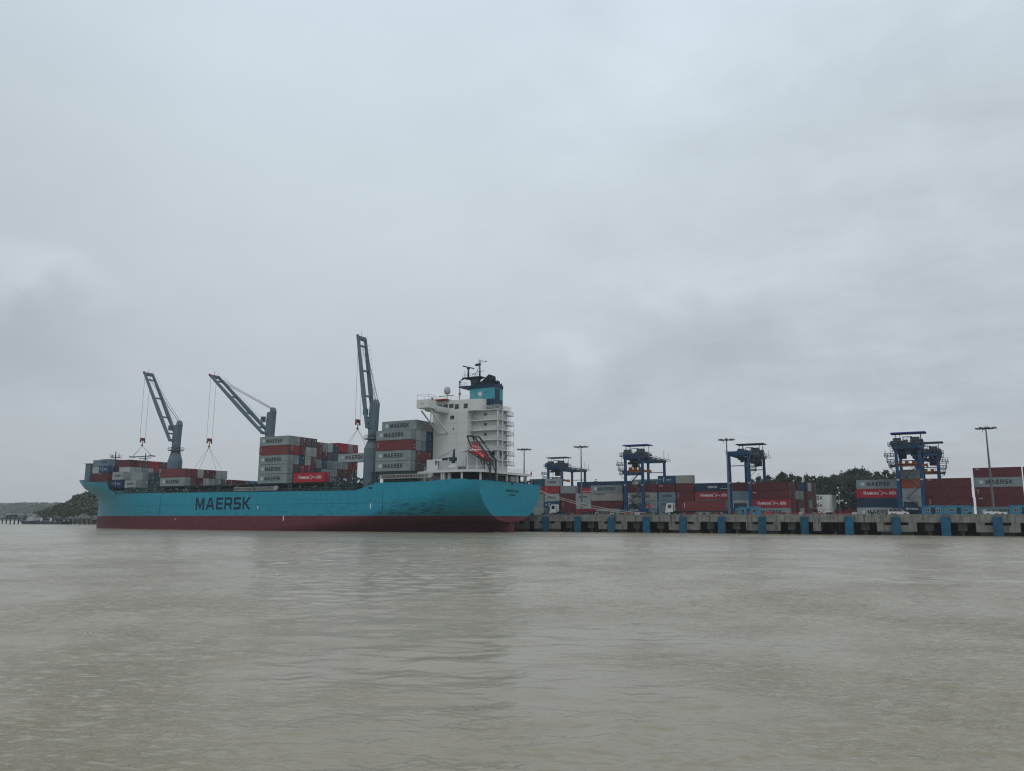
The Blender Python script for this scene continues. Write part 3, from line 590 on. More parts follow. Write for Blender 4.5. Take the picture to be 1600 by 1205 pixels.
yard('stack beyond the right edge', 31.0, 12.0, F0, ['grey', 'maroon', 'grey', 'maroon'])

# ================================================================ the ship
CY = 193.8; HB = 17.9
ship = thing('container_ship', 'long light blue container ship with dark red bottom and white tower moored at the quay', 'ship', (-200, CY, 0))
def ztop(x):
    P = [(-303.8, 18.7), (-285, 17.0), (-263.6, 15.85), (-262.6, 14.0), (-261.8, 13.2), (-259.6, 12.15), (-256, 12.0), (-204.8, 11.82), (-179.6, 11.6), (-148.6, 11.45), (-142.6, 13.0), (-141.9, 13.05), (-141.6, 13.5), (-122, 13.55), (-119.5, 13.9), (-112, 14.05), (-110.5, 13.7), (-107.5, 13.65)]
    for (a, za), (c, zc) in zip(P[:-1], P[1:]):
        if x <= c: return za + (zc - za) * max(0, (x - a)) / (c - a)
    return P[-1][1]
TP = [(2.62, 0.0), (2.75, 3.0), (3.2, 6.5), (4.2, 9.6), (5.8, 12.7), (8.0, 15.2), (10.7, 17.1), (13.8, 17.9), (30, 18.0)]
BP = [(-4, -292.0), (0, -292.0), (4.8, -292.0), (8.5, -291.8), (10.5, -292.2), (12.0, -293.4), (13.3, -296.0), (14.6, -298.8), (16.6, -301.2), (18.7, -303.8)]
def interp(P, v):
    if v <= P[0][0]: return P[0][1]
    for (a, b_), (c, d) in zip(P[:-1], P[1:]):
        if v <= c: return b_ + (d - b_) * (v - a) / (c - a)
    return P[-1][1]
def half(x, z):
    bt = interp(TP, z) if z > 2.62 else 0.0
    xs = -107.5 - max(0, 2.62 - z) * 2.2
    L = 2 + 36 * max(0, 1 - (z - 4.45) / 9.0) if z > 4.45 else 38 + (4.45 - z) * 5
    u = min(1, max(0, (xs - x) / L)); aft = bt + (HB - bt) * (1 - (1 - u) ** 1.45)
    zn = min(1, max(0, z / 15)); xb = interp(BP, z); Lb = 66 - 10 * zn; p = 1.7 + 1.5 * zn ** 1.5
    w_ = min(1, max(0, (x - xb) / Lb)); fwd = HB * (1 - (1 - w_) ** p)
    return min(aft, fwd)
XS = [-107.5 - d for d in (0, .5, 1, 1.8, 2.6, 3, 4.5, 6.5, 9, 12, 14.5, 18, 22, 27, 33, 34.1, 34.4, 35.1, 38, 41.1, 46, 52, 60, 72, 90, 105, 120, 130, 138, 144, 148, 148.5, 152.1, 154.3, 155.1, 156.1, 159, 162, 166, 171, 176, 181, 185.5, 189, 192, 194.2, 195.6, 196.3)]
ZF = [0, .12, .25, .38, .5]    # share of each band
def zrow(x):
    zt = ztop(x); rows_ = [-3.0, -1.2, 0.0, 0.9, 1.8, 2.62, 3.2, 3.8, 4.45]
    rows_ += [4.45 + (zt - 4.45) * k / 9 for k in range(1, 10)]; return rows_
def station(xk, z):
    if xk > -141.0:
        xs = -107.5 - max(0, 2.62 - z) * 2.2; t_ = (xk + 141.0) / 33.5; return -141.0 + t_ * (xs + 141.0)
    if xk < -255:
        xb = interp(BP, z); t_ = (xk + 255) / (-303.8 + 255); return -255 + t_ * (xb + 255)
    return xk
b = MB(); g1 = {}
for i, xk in enumerate(XS):
    for j, z in enumerate(zrow(xk)):
        x = station(xk, z); h = half(x, z) if i < len(XS) - 1 else 0.0
        if i == 0: h = interp(TP, z) if z >= 2.62 else 0.0
        g1[i, j, 0] = len(b.v); b.v.append((x, CY - h, z)); g1[i, j, 1] = len(b.v); b.v.append((x, CY + h, z))
nj = len(zrow(-200))
for i in range(len(XS) - 1):
    for j in range(nj - 1):
        mi = 1 if j < 8 else 0
        b.f.append((g1[i, j, 0], g1[i, j + 1, 0], g1[i + 1, j + 1, 0], g1[i + 1, j, 0])); b.m.append(mi)
        b.f.append((g1[i, j, 1], g1[i + 1, j, 1], g1[i + 1, j + 1, 1], g1[i, j + 1, 1])); b.m.append(mi)
hull = b.build('hull', ['hullblue', 'boot'], ship, smooth=True)
b = MB()
for j in range(5, nj - 1):
    b.v += [b_ for b_ in []]
    z0, z1 = zrow(-107.5)[j], zrow(-107.5)[j + 1]; h0, h1 = interp(TP, z0), interp(TP, z1)
    b.q([(-107.5, CY - h0, z0), (-107.5, CY + h0, z0), (-107.5, CY + h1, z1), (-107.5, CY - h1, z1)], 1 if j < 8 else 0)
b.build('transom', ['hullblue', 'boot'], ship)
# rim of the bulwark so the sheet edge reads as plate, stern frame, rubbing line
b = MB()
for i in range(len(XS) - 1):
    for s_ in (0, 1):
        p = Vector(b_v) if False else None
ringL = [(station(x, ztop(x)), CY - half(station(x, ztop(x)), ztop(x)) + 0.12, ztop(x)) for x in XS]
for p, q in zip(ringL[:-1], ringL[1:]): b.beam(p, q, 0.26, 0.12); b.beam((p[0], 2 * CY - p[1], p[2]), (q[0], 2 * CY - q[1], q[2]), 0.26, 0.12)
b.beam((-107.55, ringL[0][1], 13.65), (-107.55, 2 * CY - ringL[0][1], 13.65), 0.26, 0.12)
b.build('bulwark_rail', 'hullblue', ship)
# decks
def deckstrip(x0, x1, z, mat_='deckdark', name='deck', inset=0.25):
    b = MB(); xs = np.linspace(x0, x1, 12)
    for xa, xb_ in zip(xs[:-1], xs[1:]):
        ha, hb = half(xa, z) - inset, half(xb_, z) - inset
        b.q([(xa, CY - ha, z), (xb_, CY - hb, z), (xb_, CY + hb, z), (xa, CY + ha, z)])
    return b.build(name, mat_, ship)
deckstrip(-107.6, -142.0, 12.5); deckstrip(-142.0, -263.0, 10.9); deckstrip(-263.0, -293.0, 14.4, inset=1.2)
b = MB(); b.box(-142.1, -141.9, CY - 17.3, CY + 17.3, 10.9, 12.5); b.build('deck_step', 'hullblue', ship)
# rudder and stern frame below the counter
b = MB(); b.prism([(-106.9, -2), (-110.2, -2), (-111.5, 2.4), (-106.9, 2.4)], 'y', CY - 0.35, CY + 0.35); b.build('rudder', 'boot', ship)
b = MB(); b.rod((-291.5, CY, 0.2), (-293.6, CY, -0.4), 1.2, 12, 0.4)
# side lettering
WOp = WO['container_ship']
def onship(nm, me, x, y, z): o = mobj(nm, me, hull, (x - WOp[0], y - WOp[1], z)); return o
onship('lettering', word_mesh('MAERSK', 24.9, 3.85, 'ink', gap=2.0), -214.5, CY - HB - 0.03, 6.35)
onship('lettering', text_mesh('MAERSK BALI', 7.4, 0.78, 'ink', .02, axis='x'), -107.46, 190.6, 11.0)
onship('lettering', text_mesh('PANAMA', 3.4, 0.5, 'ink', .02, axis='x'), -107.46, 192.6, 10.0)
for x, z0, z1 in ((-175.8, 3.0, 4.5), (-186.7, 6.6, 7.4), (-142.9, 6.4, 7.8), (-224, 3.2, 3.5)):
    onship('draught_mark', stand(curve_mesh('draught_mark', [[(0, 0), (.42, 0), (.42, z1 - z0), (0, z1 - z0)]], 'mark'), 1, 1), x, CY - HB - 0.03, z0)
b = MB(); b.box(-143.6, -142.3, CY - HB - 0.02, CY - HB + 0.3, 11.9, 12.35); b.build('fairlead', 'black', hull)
b = MB()
for x in (-138.6, -196.0, -232.0): b.box(x, x + 0.09, CY - HB - 0.02, CY - HB + .02, 4.6, 11.3)
for z in (7.9,): b.box(-252, -132, CY - HB - 0.014, CY - HB + .02, z, z + 0.05)
b.build('weld_seam', 'ink', hull)
# scrapes on the port side
scr = []
r_ = random.Random(21)
for _ in range(190):
    x = r_.choice((r_.gauss(-127, 7), r_.gauss(-127, 7), r_.gauss(-127, 7), r_.uniform(-250, -150))); x = min(x, -112); z = min(9.5, 4.7 + abs(r_.gauss(0, 1.8))) if x > -145 else 4.6 + abs(r_.gauss(0, 1.2))
    l = abs(r_.gauss(.9, 1.0)) + .2; h = r_.uniform(.02, .09); scr.append((x, z, l, h))
b = MB()
for x, z, l, h in scr:
    y0 = CY - half(x, z) - 0.03; y1 = CY - half(x + l, z + .1) - 0.03; y2 = CY - half(x + l, z + h + .1) - .03; y3 = CY - half(x, z + h) - .03
    b.q([(x, y0, z), (x + l, y1, z + r_.uniform(-.1, .15)), (x + l * .9, y2, z + h + .1), (x, y3, z + h)])
tag(b.build('scrape', 'scuff', hull), kind='stuff')
hx = CY - half(-281.5, 12.2); b = MB(); b.beam((-281.9, hx - .25, 13.0), (-281.6, hx + .1, 11.2), .4, .4); b.beam((-282.6, hx - .1, 11.4), (-280.6, hx - .2, 11.3), .45, .5); b.build('anchor', 'black', ship); 
# hatch coamings, lashing gear and lots of dark fittings between deck and containers
b = MB(); b.box(-256, -150.5, CY - 14.6, CY + 14.6, 10.9, 13.9); b.build('hatch_coaming', 'deckgreen', ship)
b = MB()
for x0, x1 in ((-188.3, -176.1), (-173.4, -161), (-234.1, -221.9), (-219, -206.8), (-204.6, -192.5)): b.box(x0, x1, CY - 16.6, CY + 16.6, 13.9, 14.24)
b.build('hatch_cover', 'deckgreen', ship)
b = MB(); b.box(-142.3, -130.1, CY - 16.8, CY + 16.8, 15.9, 16.68); b.box(-141.6, -131, CY - 14, CY + 14, 12.5, 15.9); b.build('hatch_cover', 'deckdark', ship)
b = MB()
for x in (-189.6, -175.1, -174.2, -160.2, -235.3, -221.0, -219.9, -206.0, -205.2, -191.8, -251, -249.6, -143.3, -129.4):
    z0 = 12.5 if x > -145 else 10.9; z1 = 16.6 if x > -145 else 14.2
    for y in (CY - 16.9, CY - 14.2, CY + 16.7): b.box(x - .3, x + .3, y, y + .35, z0, z1)
    b.box(x - .45, x + .45, CY - 16.9, CY + 17, z1 - .25, z1)
b.build('container_post', 'deckgreen', ship)
# tall lashing bridge pillar between the middle bays
b = MB()
for y in (CY - 13.0, CY - 6, CY + 6, CY + 13): b.box(-175.6, -174.9, y, y + .5, 14, 19.5)
b.box(-175.7, -174.8, CY - 13, CY + 13.5, 16.9, 17.05); b.build('lashing_bridge', 'deckgreen', ship)
b = MB(); r_ = random.Random(4)
for _ in range(210):
    x = r_.uniform(-262, -144); y = r_.uniform(CY - 16.5, CY - 14.8); z = r_.uniform(11.2, 13.7); d = (r_.uniform(.1, .9), .3, r_.uniform(.1, .55)); b.cb((x, y, z), d, r_.choice((0, 0, 1, 2)))
for _ in range(60):
    x = r_.uniform(-160, -150); y = r_.uniform(CY - 16.5, CY - 6); z = r_.uniform(14, 15.6); d = (r_.uniform(.1, .7), .3, r_.uniform(.1, .9)); b.cb((x, y, z), d, r_.choice((0, 1, 2)))
tag(b.build('deck_fitting', ['deckdark', 'deckgreen', 'rtgdark'], ship), kind='stuff')
b = MB()
for _ in range(46):
    x = r_.uniform(-262, -150); b.cb((x, r_.uniform(CY - 16.9, CY - 16.0), r_.uniform(12.4, 13.9)), (r_.uniform(.15, .6), .2, r_.uniform(.08, .25)))
for _ in range(26):
    x = r_.uniform(-160, -149.5); b.cb((x, r_.uniform(CY - 16.6, CY - 9.0), r_.uniform(13.9, 15.4)), (r_.uniform(.12, .4), .2, r_.uniform(.15, .8)))
tag(b.build('lamp_box', 'offwhite', ship), kind='stuff')
b = MB(); b.rail([(-263, CY - 17.2, 11.6), (-150, CY - 17.3, 11.4)], 1.1, 2.4, .03); b.rail([(-141, CY - 17.5, 13.5), (-122, CY - 17.5, 13.55)], 1.0, 1.8, .03); b.rail([(-160, CY - 15, 13.9), (-149.5, CY - 15, 13.9)], 1.1, 1.5, .035); b.build('railing', 'steel', ship)
# stowed accommodation ladders
for x0, x1, z in ((-140.7, -123.8, 14.75), (-198.2, -180.8, 12.25)):
    b = MB()
    for zz_ in (z, z + 0.95):
        b.beam((x0, CY - 17.2, zz_), (x1, CY - 17.2, zz_), 0.12, 0.14, mi=0); b.beam((x0, CY - 16.4, zz_), (x1, CY - 16.4, zz_), 0.12, 0.14, mi=0)
    for i in range(19):
        xa = x0 + (x1 - x0) * i / 19; xb_ = x0 + (x1 - x0) * (i + 1) / 19
        b.rod((xa, CY - 17.2, z), (xb_, CY - 17.2, z + .95), 0.05, 4, mi=1, cap=False); b.box(xa, xa + .08, CY - 17.2, CY - 16.4, z, z + 0.95, 0)
    b.rod((x1 + .3, CY - 17.0, z + .5), (x1 + .3, CY - 16.2, z + .5), 0.75, 12, mi=0)
    b.build('accommodation_ladder', ['offwhite', 'hookred'], ship)
# bow: screen, mast, railings, windlass
b = MB(); b.box(-292.8, -289.8, 187.6, 200.0, 17.3, 24.3); b.box(-293.4, -289.7, 187.2, 200.4, 24.3, 24.5); b.build('bow_screen', 'crane', ship)
b = MB()
for z in (18.2, 19.9, 21.6, 23.1): b.cb((-289.5, 188.9, z), (.3, .6, .5))
b.build('deck_lamp', 'mark', ship)
b = MB(); b.rod((-284, CY, 14.4), (-284, CY, 29.3), .35, 8, .18); b.beam((-284, CY - 2.4, 27.0), (-284, CY + 2.4, 27.0), .3, .18); b.beam((-286.4, CY, 27.0), (-281.6, CY, 27.0), .25, .2)
for dy in (-2.3, -1.2, 1.2, 2.3): b.rod((-284, CY + dy, 27), (-284, CY + dy, 28.2), .09, 4)
for dx in (-2.3, 2.3): b.rod((-284 + dx, CY, 27), (-284 + dx, CY, 28.3), .1, 4)
b.rail([(-285.5, CY - .8, 27.1), (-282.5, CY - .8, 27.1)], .7, .7); b.build('foremast', 'rtgdark', ship)
b = MB(); b.rod((-266, CY, 14), (-266, CY, 28), .3, 8, .14); b.beam((-269.5, CY, 26.1), (-262.8, CY, 26.1), .25, .25); b.rod((-266, CY, 26.1), (-268.5, CY, 24.4), .1, 4); b.rod((-266, CY, 26.1), (-263.5, CY, 24.4), .1, 4); b.build('signal_mast', 'rtgdark', ship)
b = MB(); b.rail([(-294, CY - 3, 16.5), (-290, CY - 4, 16.4), (-284, CY - 6, 16.2)], .8, 1.5); b.build('railing', 'steel', ship)
b = MB()
for y in (CY - 2.2, CY + 2.2): b.rod((-295, y - 1.0, 15.2), (-295, y + 1.0, 15.2), .7, 12); b.cb((-294, y, 15), (2, 1.0, 1.2))
for x, y in ((-288, CY - 5.5), (-283, CY - 7.5), (-275, CY - 10)): b.rod((x, y, 14.4), (x, y, 15.3), .25, 8); b.rod((x + .8, y, 14.4), (x + .8, y, 15.3), .25, 8)
b.build('windlass', 'deckgreen', ship)

# ---------------------------------------------------------------- superstructure
tw = MB()
tw.box(-129.8, -118.2, 187.3, 200.3, 12.5, 33.9); tw.prism([(-131.4, 31.0), (-129.8, 28.8), (-129.8, 33.9), (-131.4, 33.9)], 'y', 189.0, 198.6)
tw.box(-118.2, -110.3, 190.3, 196.4, 12.5, 34.1)
tw.box(-129.9, -121.0, 181.2, 206.4, 12.5, 15.9)
tower = tw.build('accommodation_block', 'white', ship)
b = MB()
for z in (18.9, 21.8, 24.7, 27.6, 30.5): b.box(-129.82, -118.18, 187.28, 200.32, z, z + .05)
for x in (-127.0, -121.8): b.box(x, x + .05, 187.27, 187.3, 17, 33.8)
b.build('plate_seam', 'offwhite', tower)
# upper deck slab with rounded port edge
b = MB(); prof = [(-126.6, 178.2), (-120, 177.0), (-117, 176.6), (-111.5, 177.3), (-108.2, 180.0), (-108.0, 205.5), (-126.6, 207.5)]
b.prism(prof, 'z', 15.95, 16.6); b.box(-130, -126.6, 179, 208, 15.95, 16.5); b.build('upper_deck', 'white', ship)
b = MB()
for x, y in ((-126.2, 178.5), (-124.0, 178.3), (-120.0, 177.6), (-119.3, 177.6), (-113.6, 177.6), (-109.4, 180.2), (-108.6, 187), (-108.6, 193), (-108.6, 199), (-108.6, 204.5), (-111, 205)): b.box(x - .22, x + .22, y - .2, y + .2, 12.5, 15.95)
b.rod((-118.2, 178.6, 12.5), (-118.2, 178.6, 15.95), .75, 12, .5)
b.build('deck_pillar', 'white', ship)
b = MB(); b.rail([(-126.3, 178.4, 16.6), (-120, 177.3, 16.6), (-117, 176.9, 16.6), (-111.6, 177.6, 16.6), (-108.5, 180.2, 16.6), (-108.3, 205, 16.6)], 1.05, 1.5, .035, 3)
b.rail([(-117.6, 183.0, 22.4), (-109.9, 183.0, 22.4), (-109.6, 183.2, 22.4), (-109.6, 186.8, 22.4)], 1.1, .9, .035, 3); b.build('railing', 'white', ship)
b = MB(); b.box(-117.8, -110.0, 182.8, 187.3, 22.05, 22.35); b.box(-118.2, -113, 187.0, 190.0, 22.05, 22.35); b.build('boat_platform', 'white', ship)
b = MB()
for x, y in ((-116.4, 183.2), (-115.4, 183.2), (-112.4, 183.2)): b.rod((x, y, 16.6), (x, y, 22.05), .16, 6)
b.rod((-117.8, 183.1, 16.6), (-117.8, 183.1, 26.0), .07, 5); b.build('platform_post', 'white', ship)
b = MB(); b.box(-117.9, -112.5, 187.5, 190.0, 16.6, 22.0); b.build('deck_house', 'white', ship); b = MB(); b.box(-126.5, -122.7, 179.6, 186.9, 16.6, 19.7); b.build('deck_house', 'white', ship)
# stair tower decks on the aft block
for i, z in enumerate((33.95, 31.05, 28.2, 25.35, 22.5, 19.7)):
    b = MB(); x1 = -109.1
    b.box(-118.1, x1, 188.9, 196.2, z, z + .22)
    b.box(-111.0, -109.3, 195.0, 198.3 if i < 4 else 199.4, z - 1.05, z - .85); b.build('balcony', 'white', tower)
    b = MB(); b.rail([(-118.0, 189.0, z + .22), (x1 - .05, 189.0, z + .22), (x1 - .05, 196.0, z + .22)], 1.0, .8, .04, 3)
    b.rail([(-109.35, 195.1, z - .85), (-109.35, 198.2, z - .85), (-111, 198.2, z - .85)], 1.0, .7, .04, 3); b.build('railing', 'white', tower)
b = MB()
for x, y in ((-109.4, 189.3), (-109.2, 191.6)): b.box(x - .14, x + .14, y - .14, y + .14, 16.6, 33.9)
b.rod((-109.2, 198.2, 18.5), (-109.2, 198.2, 30.3), .06, 5); b.rod((-109.2, 195.2, 18.5), (-109.2, 195.2, 33), .06, 5); b.build('stair_post', 'white', tower)
b = MB()
for k in range(5):
    z = 19.9 + 2.86 * k; b.beam((-109.9, 191.8, z), (-109.9, 195.2, z + 2.7), .5, .12)
b.build('stairway', 'white', tower)
def win(x0, x1, y, z0, z1, fr=.12):
    b = MB(); b.box(x0, x1, y - .05, y, z0, z1); f = b.build('window', 'offwhite', tower); b = MB(); b.box(x0 + fr, x1 - fr, y - .07, y - .05, z0 + fr, z1 - fr); o = b.build('window_pane', 'glass', tower)
win(-124.0, -122.6, 187.3, 31.7, 32.8, .05); win(-123.1, -122.7, 187.3, 28.6, 29.3, .05)
for z in (32.4, 29.55, 26.7): win(-114.6, -113.5, 190.3, z, z + 1.0, .1)
b = MB(); b.box(-112.4, -111.0, 190.22, 190.3, 20.0, 22.2); b.box(-110.3, -110.22, 192.0, 193.4, 20.0, 22.2); b.box(-110.3, -110.22, 194.2, 195.8, 20.0, 22.2); b.box(-119.0, -118.7, 187.22, 187.3, 17.2, 18.6); b.box(-110.3, -110.22, 191.0, 196.0, 13.2, 15.6); b.build('door_opening', 'black', tower)
# wheelhouse and bridge wings
b = MB(); b.box(-130.6, -129.8, 188.0, 199.6, 33.9, 37.0); b.box(-129.8, -120.2, 187.5, 200.1, 33.9, 37.3)
pr = [(-120.2, 187.5), (-116.4, 187.5), (-114.6, 188.2), (-113.8, 189.8), (-113.8, 197.8), (-114.6, 199.4), (-116.4, 200.1), (-120.2, 200.1)]
b.prism(pr, 'z', 33.9, 37.2); b.build('wheelhouse', 'white', ship)
b = MB()
for x0 in (-128.6, -126.6, -124.6): b.box(x0, x0 + 1.5, 187.42, 187.5, 35.1, 36.2)
for x0 in (-122.6, -119.6): b.box(x0, x0 + 1.3, 187.42, 187.5, 34.7, 36.0)
for y in np.arange(188.4, 199, 1.6): b.box(-130.68, -130.6, y, y + 1.2, 35.1, 36.2)
b.build('window_pane', 'glass', tower)
for sgn, nm in ((1, 0), (-1, 1)):
    def YY(y): return y if sgn == 1 else 2 * CY - y
    def bx(b, x0, x1, y0, y1, z0, z1): b.box(x0, x1, min(YY(y0), YY(y1)), max(YY(y0), YY(y1)), z0, z1)
    b = MB(); bx(b, -128.2, -124.2, 176.6, 180.4, 33.9, 36.2); bx(b, -128.0, -124.6, 180.4, 187.4, 33.5, 33.9); bx(b, -128.1, -127.9, 180.4, 187.4, 33.9, 35.0); bx(b, -124.7, -124.5, 180.4, 187.4, 33.9, 35.0)
    b.beam((-127.9, YY(178.5), 33.4), (-127.9, YY(187.2), 27.8), .3, .35); b.beam((-124.8, YY(178.5), 33.4), (-124.8, YY(187.2), 27.8), .3, .35); b.beam((-127.9, YY(183.2), 33.4), (-127.9, YY(183.2), 30.6), .3, .3)
    b.beam((-124.8, YY(187.2), 27.8), (-127.9, YY(187.2), 27.8), .3, .3)
    b.build('bridge_wing', 'white', ship)
    b = MB(); b.rail([(-128.1, YY(176.7), 36.2), (-124.3, YY(176.7), 36.2), (-124.3, YY(180.3), 36.2), (-128.1, YY(180.3), 36.2), (-128.1, YY(176.7), 36.2)], 1.4, 2.0, .05, 1); b.build('railing', 'white', ship)
b = MB(); b.rod((-126.3, 176.5, 35.2), (-126.3, 176.6, 35.2), .38, 14); b.build('lifebuoy_ring', 'offwhite', ship)
b = MB(); b.box(-129.6, -124.6, 185.6, 190.5, 37.35, 37.6); b.build('red_canopy', 'cranered', ship)
b = MB(); b.rod((-127.8, 183.5, 33.9), (-127.8, 183.5, 37.8), .14, 6); b.rod((-127.8, 183.5, 37.0), (-127.2, 183.5, 38.0), .08, 5); b.rod((-127.8, 183.5, 37.0), (-128.4, 183.5, 38.0), .08, 5); b.build('light_post', 'black', ship)
b = MB(); b.rail([(-129.6, 187.6, 37.3), (-120, 187.6, 37.3), (-116.4, 187.6, 37.3)], 1.1, .9, .03, 2); b.rail([(-129.6, 187.6, 37.3), (-129.6, 200, 37.3)], 1.1, .9, .03, 2); b.build('railing', 'white', ship)
b = MB(); b.rod((-125.6, 187.9, 37.6), (-125.6, 187.9, 39.3), .12, 6)
for k in range(8):
    a0 = k / 7 * math.pi; 
b.loft([[(-125.6 + r0 * math.cos(t_), 187.9 + r0 * math.sin(t_), z) for t_ in np.linspace(0, 6.283, 12, endpoint=False)] for r0, z in ((.45, 39.2), (.85, 39.5), (.95, 40.2), (.85, 40.9), (.5, 41.3), (.1, 41.45))]); b.build('radome', 'offwhite', ship, smooth=True)
b = MB(); b.rod((-121.3, 187.9, 37.2), (-121.3, 187.9, 42.6), .17, 6); b.rod((-121.3, 187.9, 42.2), (-121.3, 187.9, 42.8), .35, 6); b.rod((-121.3, 187.9, 38.8), (-121.3, 187.9, 39.3), .38, 6); b.beam((-128.6, 188, 38.8), (-123.4, 188, 38.8), .15, .2); b.build('compass_mast', 'steel', ship)
# funnel
fn = MB(); fn.box(-119.5, -111.4, 190.4, 195.5, 34.0, 37.3, 1); fn.box(-119.5, -111.4, 190.4, 195.5, 37.3, 40.6, 0); fn.box(-119.6, -111.3, 190.3, 195.6, 40.6, 41.7, 1)
fn.box(-111.4, -111.36, 191.0, 193.7, 37.0, 40.3, 1); fn.box(-122.6, -119.6, 189.2, 196, 41.1, 41.5, 1)
fun = fn.build('funnel', ['funnelblue', 'dkblue'], ship)
mobj('emblem', stand(curve_mesh('emblem', [star_loop(0, 0, 1.25, 7, .32)], 'mark'), 1, 1), fun, (-116.0 + 200, 190.37 - CY, 38.95))
b = MB(); b.prism([(-116.6, 41.70), (-112.9, 41.70), (-112.5, 43.31), (-112.7, 44.29), (-113.6, 44.64), (-114.6, 43.87), (-116.6, 42.40)], 'y', 191.2, 193.4)
b.prism([(-113.2, 41.70), (-111.9, 41.70), (-111.8, 42.68), (-112.3, 43.17), (-113.2, 42.47)], 'y', 193.6, 194.6); b.prism([(-111.9, 41.70), (-111.5, 41.70), (-111.45, 42.33), (-111.9, 42.05)], 'y', 194.7, 195.2); b.build('exhaust_pipe', 'soot', fun)
# radar mast
b = MB(); b.prism([(-119.3, 41.56), (-117.4, 41.56), (-117.3, 43.52), (-116.2, 44.01), (-122.0, 44.01), (-119.6, 43.31)], 'y', 190.8, 192.8)
b.box(-122.2, -115.8, 190.2, 193.4, 44.01, 44.19); b.rod((-117.0, 191.8, 44.15), (-117.0, 191.8, 49.47), .3, 6, .1); b.rod((-120.8, 191.6, 44.15), (-120.8, 191.6, 47.09), .3, 6, .25)
b.beam((-122.4, 191.0, 47.79), (-119.2, 192.2, 46.95), .3, .3); b.rod((-120.8, 191.6, 46.81), (-120.8, 191.6, 47.37), .5, 8); b.beam((-118.4, 191.8, 47.79), (-116.9, 191.8, 48.00), .9, .5)
b.beam((-117.0, 191.8, 48.56), (-114.9, 191.8, 48.56), .1, .12); b.cb((-115.0, 191.8, 48.63), (.3, .3, .35)); b.beam((-117.8, 191.8, 48.98), (-116.2, 191.8, 48.98), .08, .1)
b.rod((-119.0, 191.8, 44.15), (-117.2, 191.8, 47.37), .08, 4); b.rod((-119.6, 191.8, 45.27), (-118.6, 191.8, 45.27), .08, 4); b.rod((-122.0, 191.6, 44.15), (-122.0, 191.6, 46.39), .08, 4)
b.rod((-117.9, 191.8, 45.83), (-115.6, 191.8, 45.90), .07, 4); b.rod((-123.2, 191.4, 43.73), (-121.4, 191.6, 44.29), .22, 6); b.rail([(-122.1, 190.3, 44.15), (-115.9, 190.3, 44.15)], 1.0, .8, .03)
b.rail([(-122.5, 189.4, 41.56), (-119.8, 189.4, 41.56)], 1.0, .8, .03); b.build('radar_mast', 'rtgdark', ship)
b = MB(); b.rail([(-118, 188.95, 34.2), (-109.15, 188.95, 34.2), (-109.15, 196.1, 34.2)], 1.05, 1.0, .035, 3); b.build('railing', 'white', ship)
# provision crane
b = MB(); b.rod((-117.6, 179.4, 16.6), (-117.6, 179.4, 18.4), .9, 10, mi=1); b.rod((-117.6, 179.4, 18.4), (-117.3, 179.4, 22.4), .55, 8, .2, mi=0); b.cb((-117.7, 179.4, 19.6), (1.6, 1.5, 1.0), 0)
b.beam((-118.0, 179.4, 19.5), (-123.2, 179.4, 19.5), .5, .45, mi=1); b.beam((-119.2, 179.4, 19.7), (-121.0, 179.4, 19.7), .7, .7, mi=0); b.rod((-123.3, 179.4, 19.6), (-123.3, 179.4, 18.3), .18, 6, mi=0); b.rod((-122.4, 179.4, 16.6), (-122.4, 179.4, 19.3), .1, 5, mi=0)
b.rod((-117.3, 179.4, 22.2), (-123.1, 179.4, 19.7), .05, 4, mi=0); b.build('provision_crane', ['rtgdark', 'white'], ship)
b = MB()
for x, y in ((-115.2, 178.4), (-114.3, 178.6)): b.rod((x, y, 17.1), (x + 1.0, y, 17.1), .5, 10)
b.rod((-117.9, 177.6, 17.2), (-116.3, 177.6, 17.2), .42, 10, mi=1); b.build('raft_canister', ['rtgdark', 'mark'], ship)
# aft deck gear
b = MB(); r_ = random.Random(8)
for k in range(34):
    y = r_.uniform(180, 206); x = r_.uniform(-110.5, -108.0); b.cb((x, y, 13.3 + r_.uniform(0, .5)), (r_.uniform(.3, 1.2), r_.uniform(.3, 1.6), r_.uniform(.5, 1.6)))
for y in (205.5, 209.2): b.rod((-108.6, y, 12.5), (-108.6, y, 14.3), .3, 8); b.rod((-108.6, y, 14.3), (-108.6, y, 14.7), .8, 8)
for x in (-128, -125, -121.6, -115.2, -112.5): b.cb((x, 178.5, 13.4), (1.2, .6, 1.0))
b.build('mooring_winch', 'rtgdark', ship)
b = MB(); b.rail([(-107.9, 177, 13.7), (-107.9, 203, 13.7)], .9, 1.4, .03, 2); b.build('railing', 'rtgdark', ship)
b = MB(); b.box(-126.5, -110.5, 183, 204.5, 12.5, 15.9); b.build('deck_house', 'deckdark', ship)
b = MB(); b.box(-110.45, -108.9, 196, 200.5, 12.9, 15.6); b.build('deck_locker', 'offwhite', ship)
# lifeboat ramp
b = MB()
for y in (182.6, 185.6): b.beam((-115.3, y, 26.1), (-113.2, y, 26.0), .3, .35); b.beam((-113.2, y, 26.0), (-107.6, y, 19.2), .32, .4); b.beam((-115.3, y, 26.1), (-113.9, y, 23.0), .25, .3)
for x, z in ((-109.7, 20.3), (-107.8, 19.3)):
    for y in (182.6, 185.6): b.rod((x, y, 12.5), (x, y, z), .22, 6)
for y in (182.6, 185.6): b.rod((-111.6, y, 21.0), (-109.7, y, 16.5), .13, 5); b.rod((-109.6, y, 20.2), (-107.9, y, 16.2), .13, 5)
b.beam((-115.0, 182.5, 22.2), (-108.2, 182.5, 17.9), .2, .25); b.beam((-115.3, 182.6, 26.1), (-115.3, 185.6, 26.1), .25, .25); b.beam((-107.6, 182.6, 19.2), (-107.6, 185.6, 19.2), .25, .25); b.build('lifeboat_ramp', 'deckdark', ship)
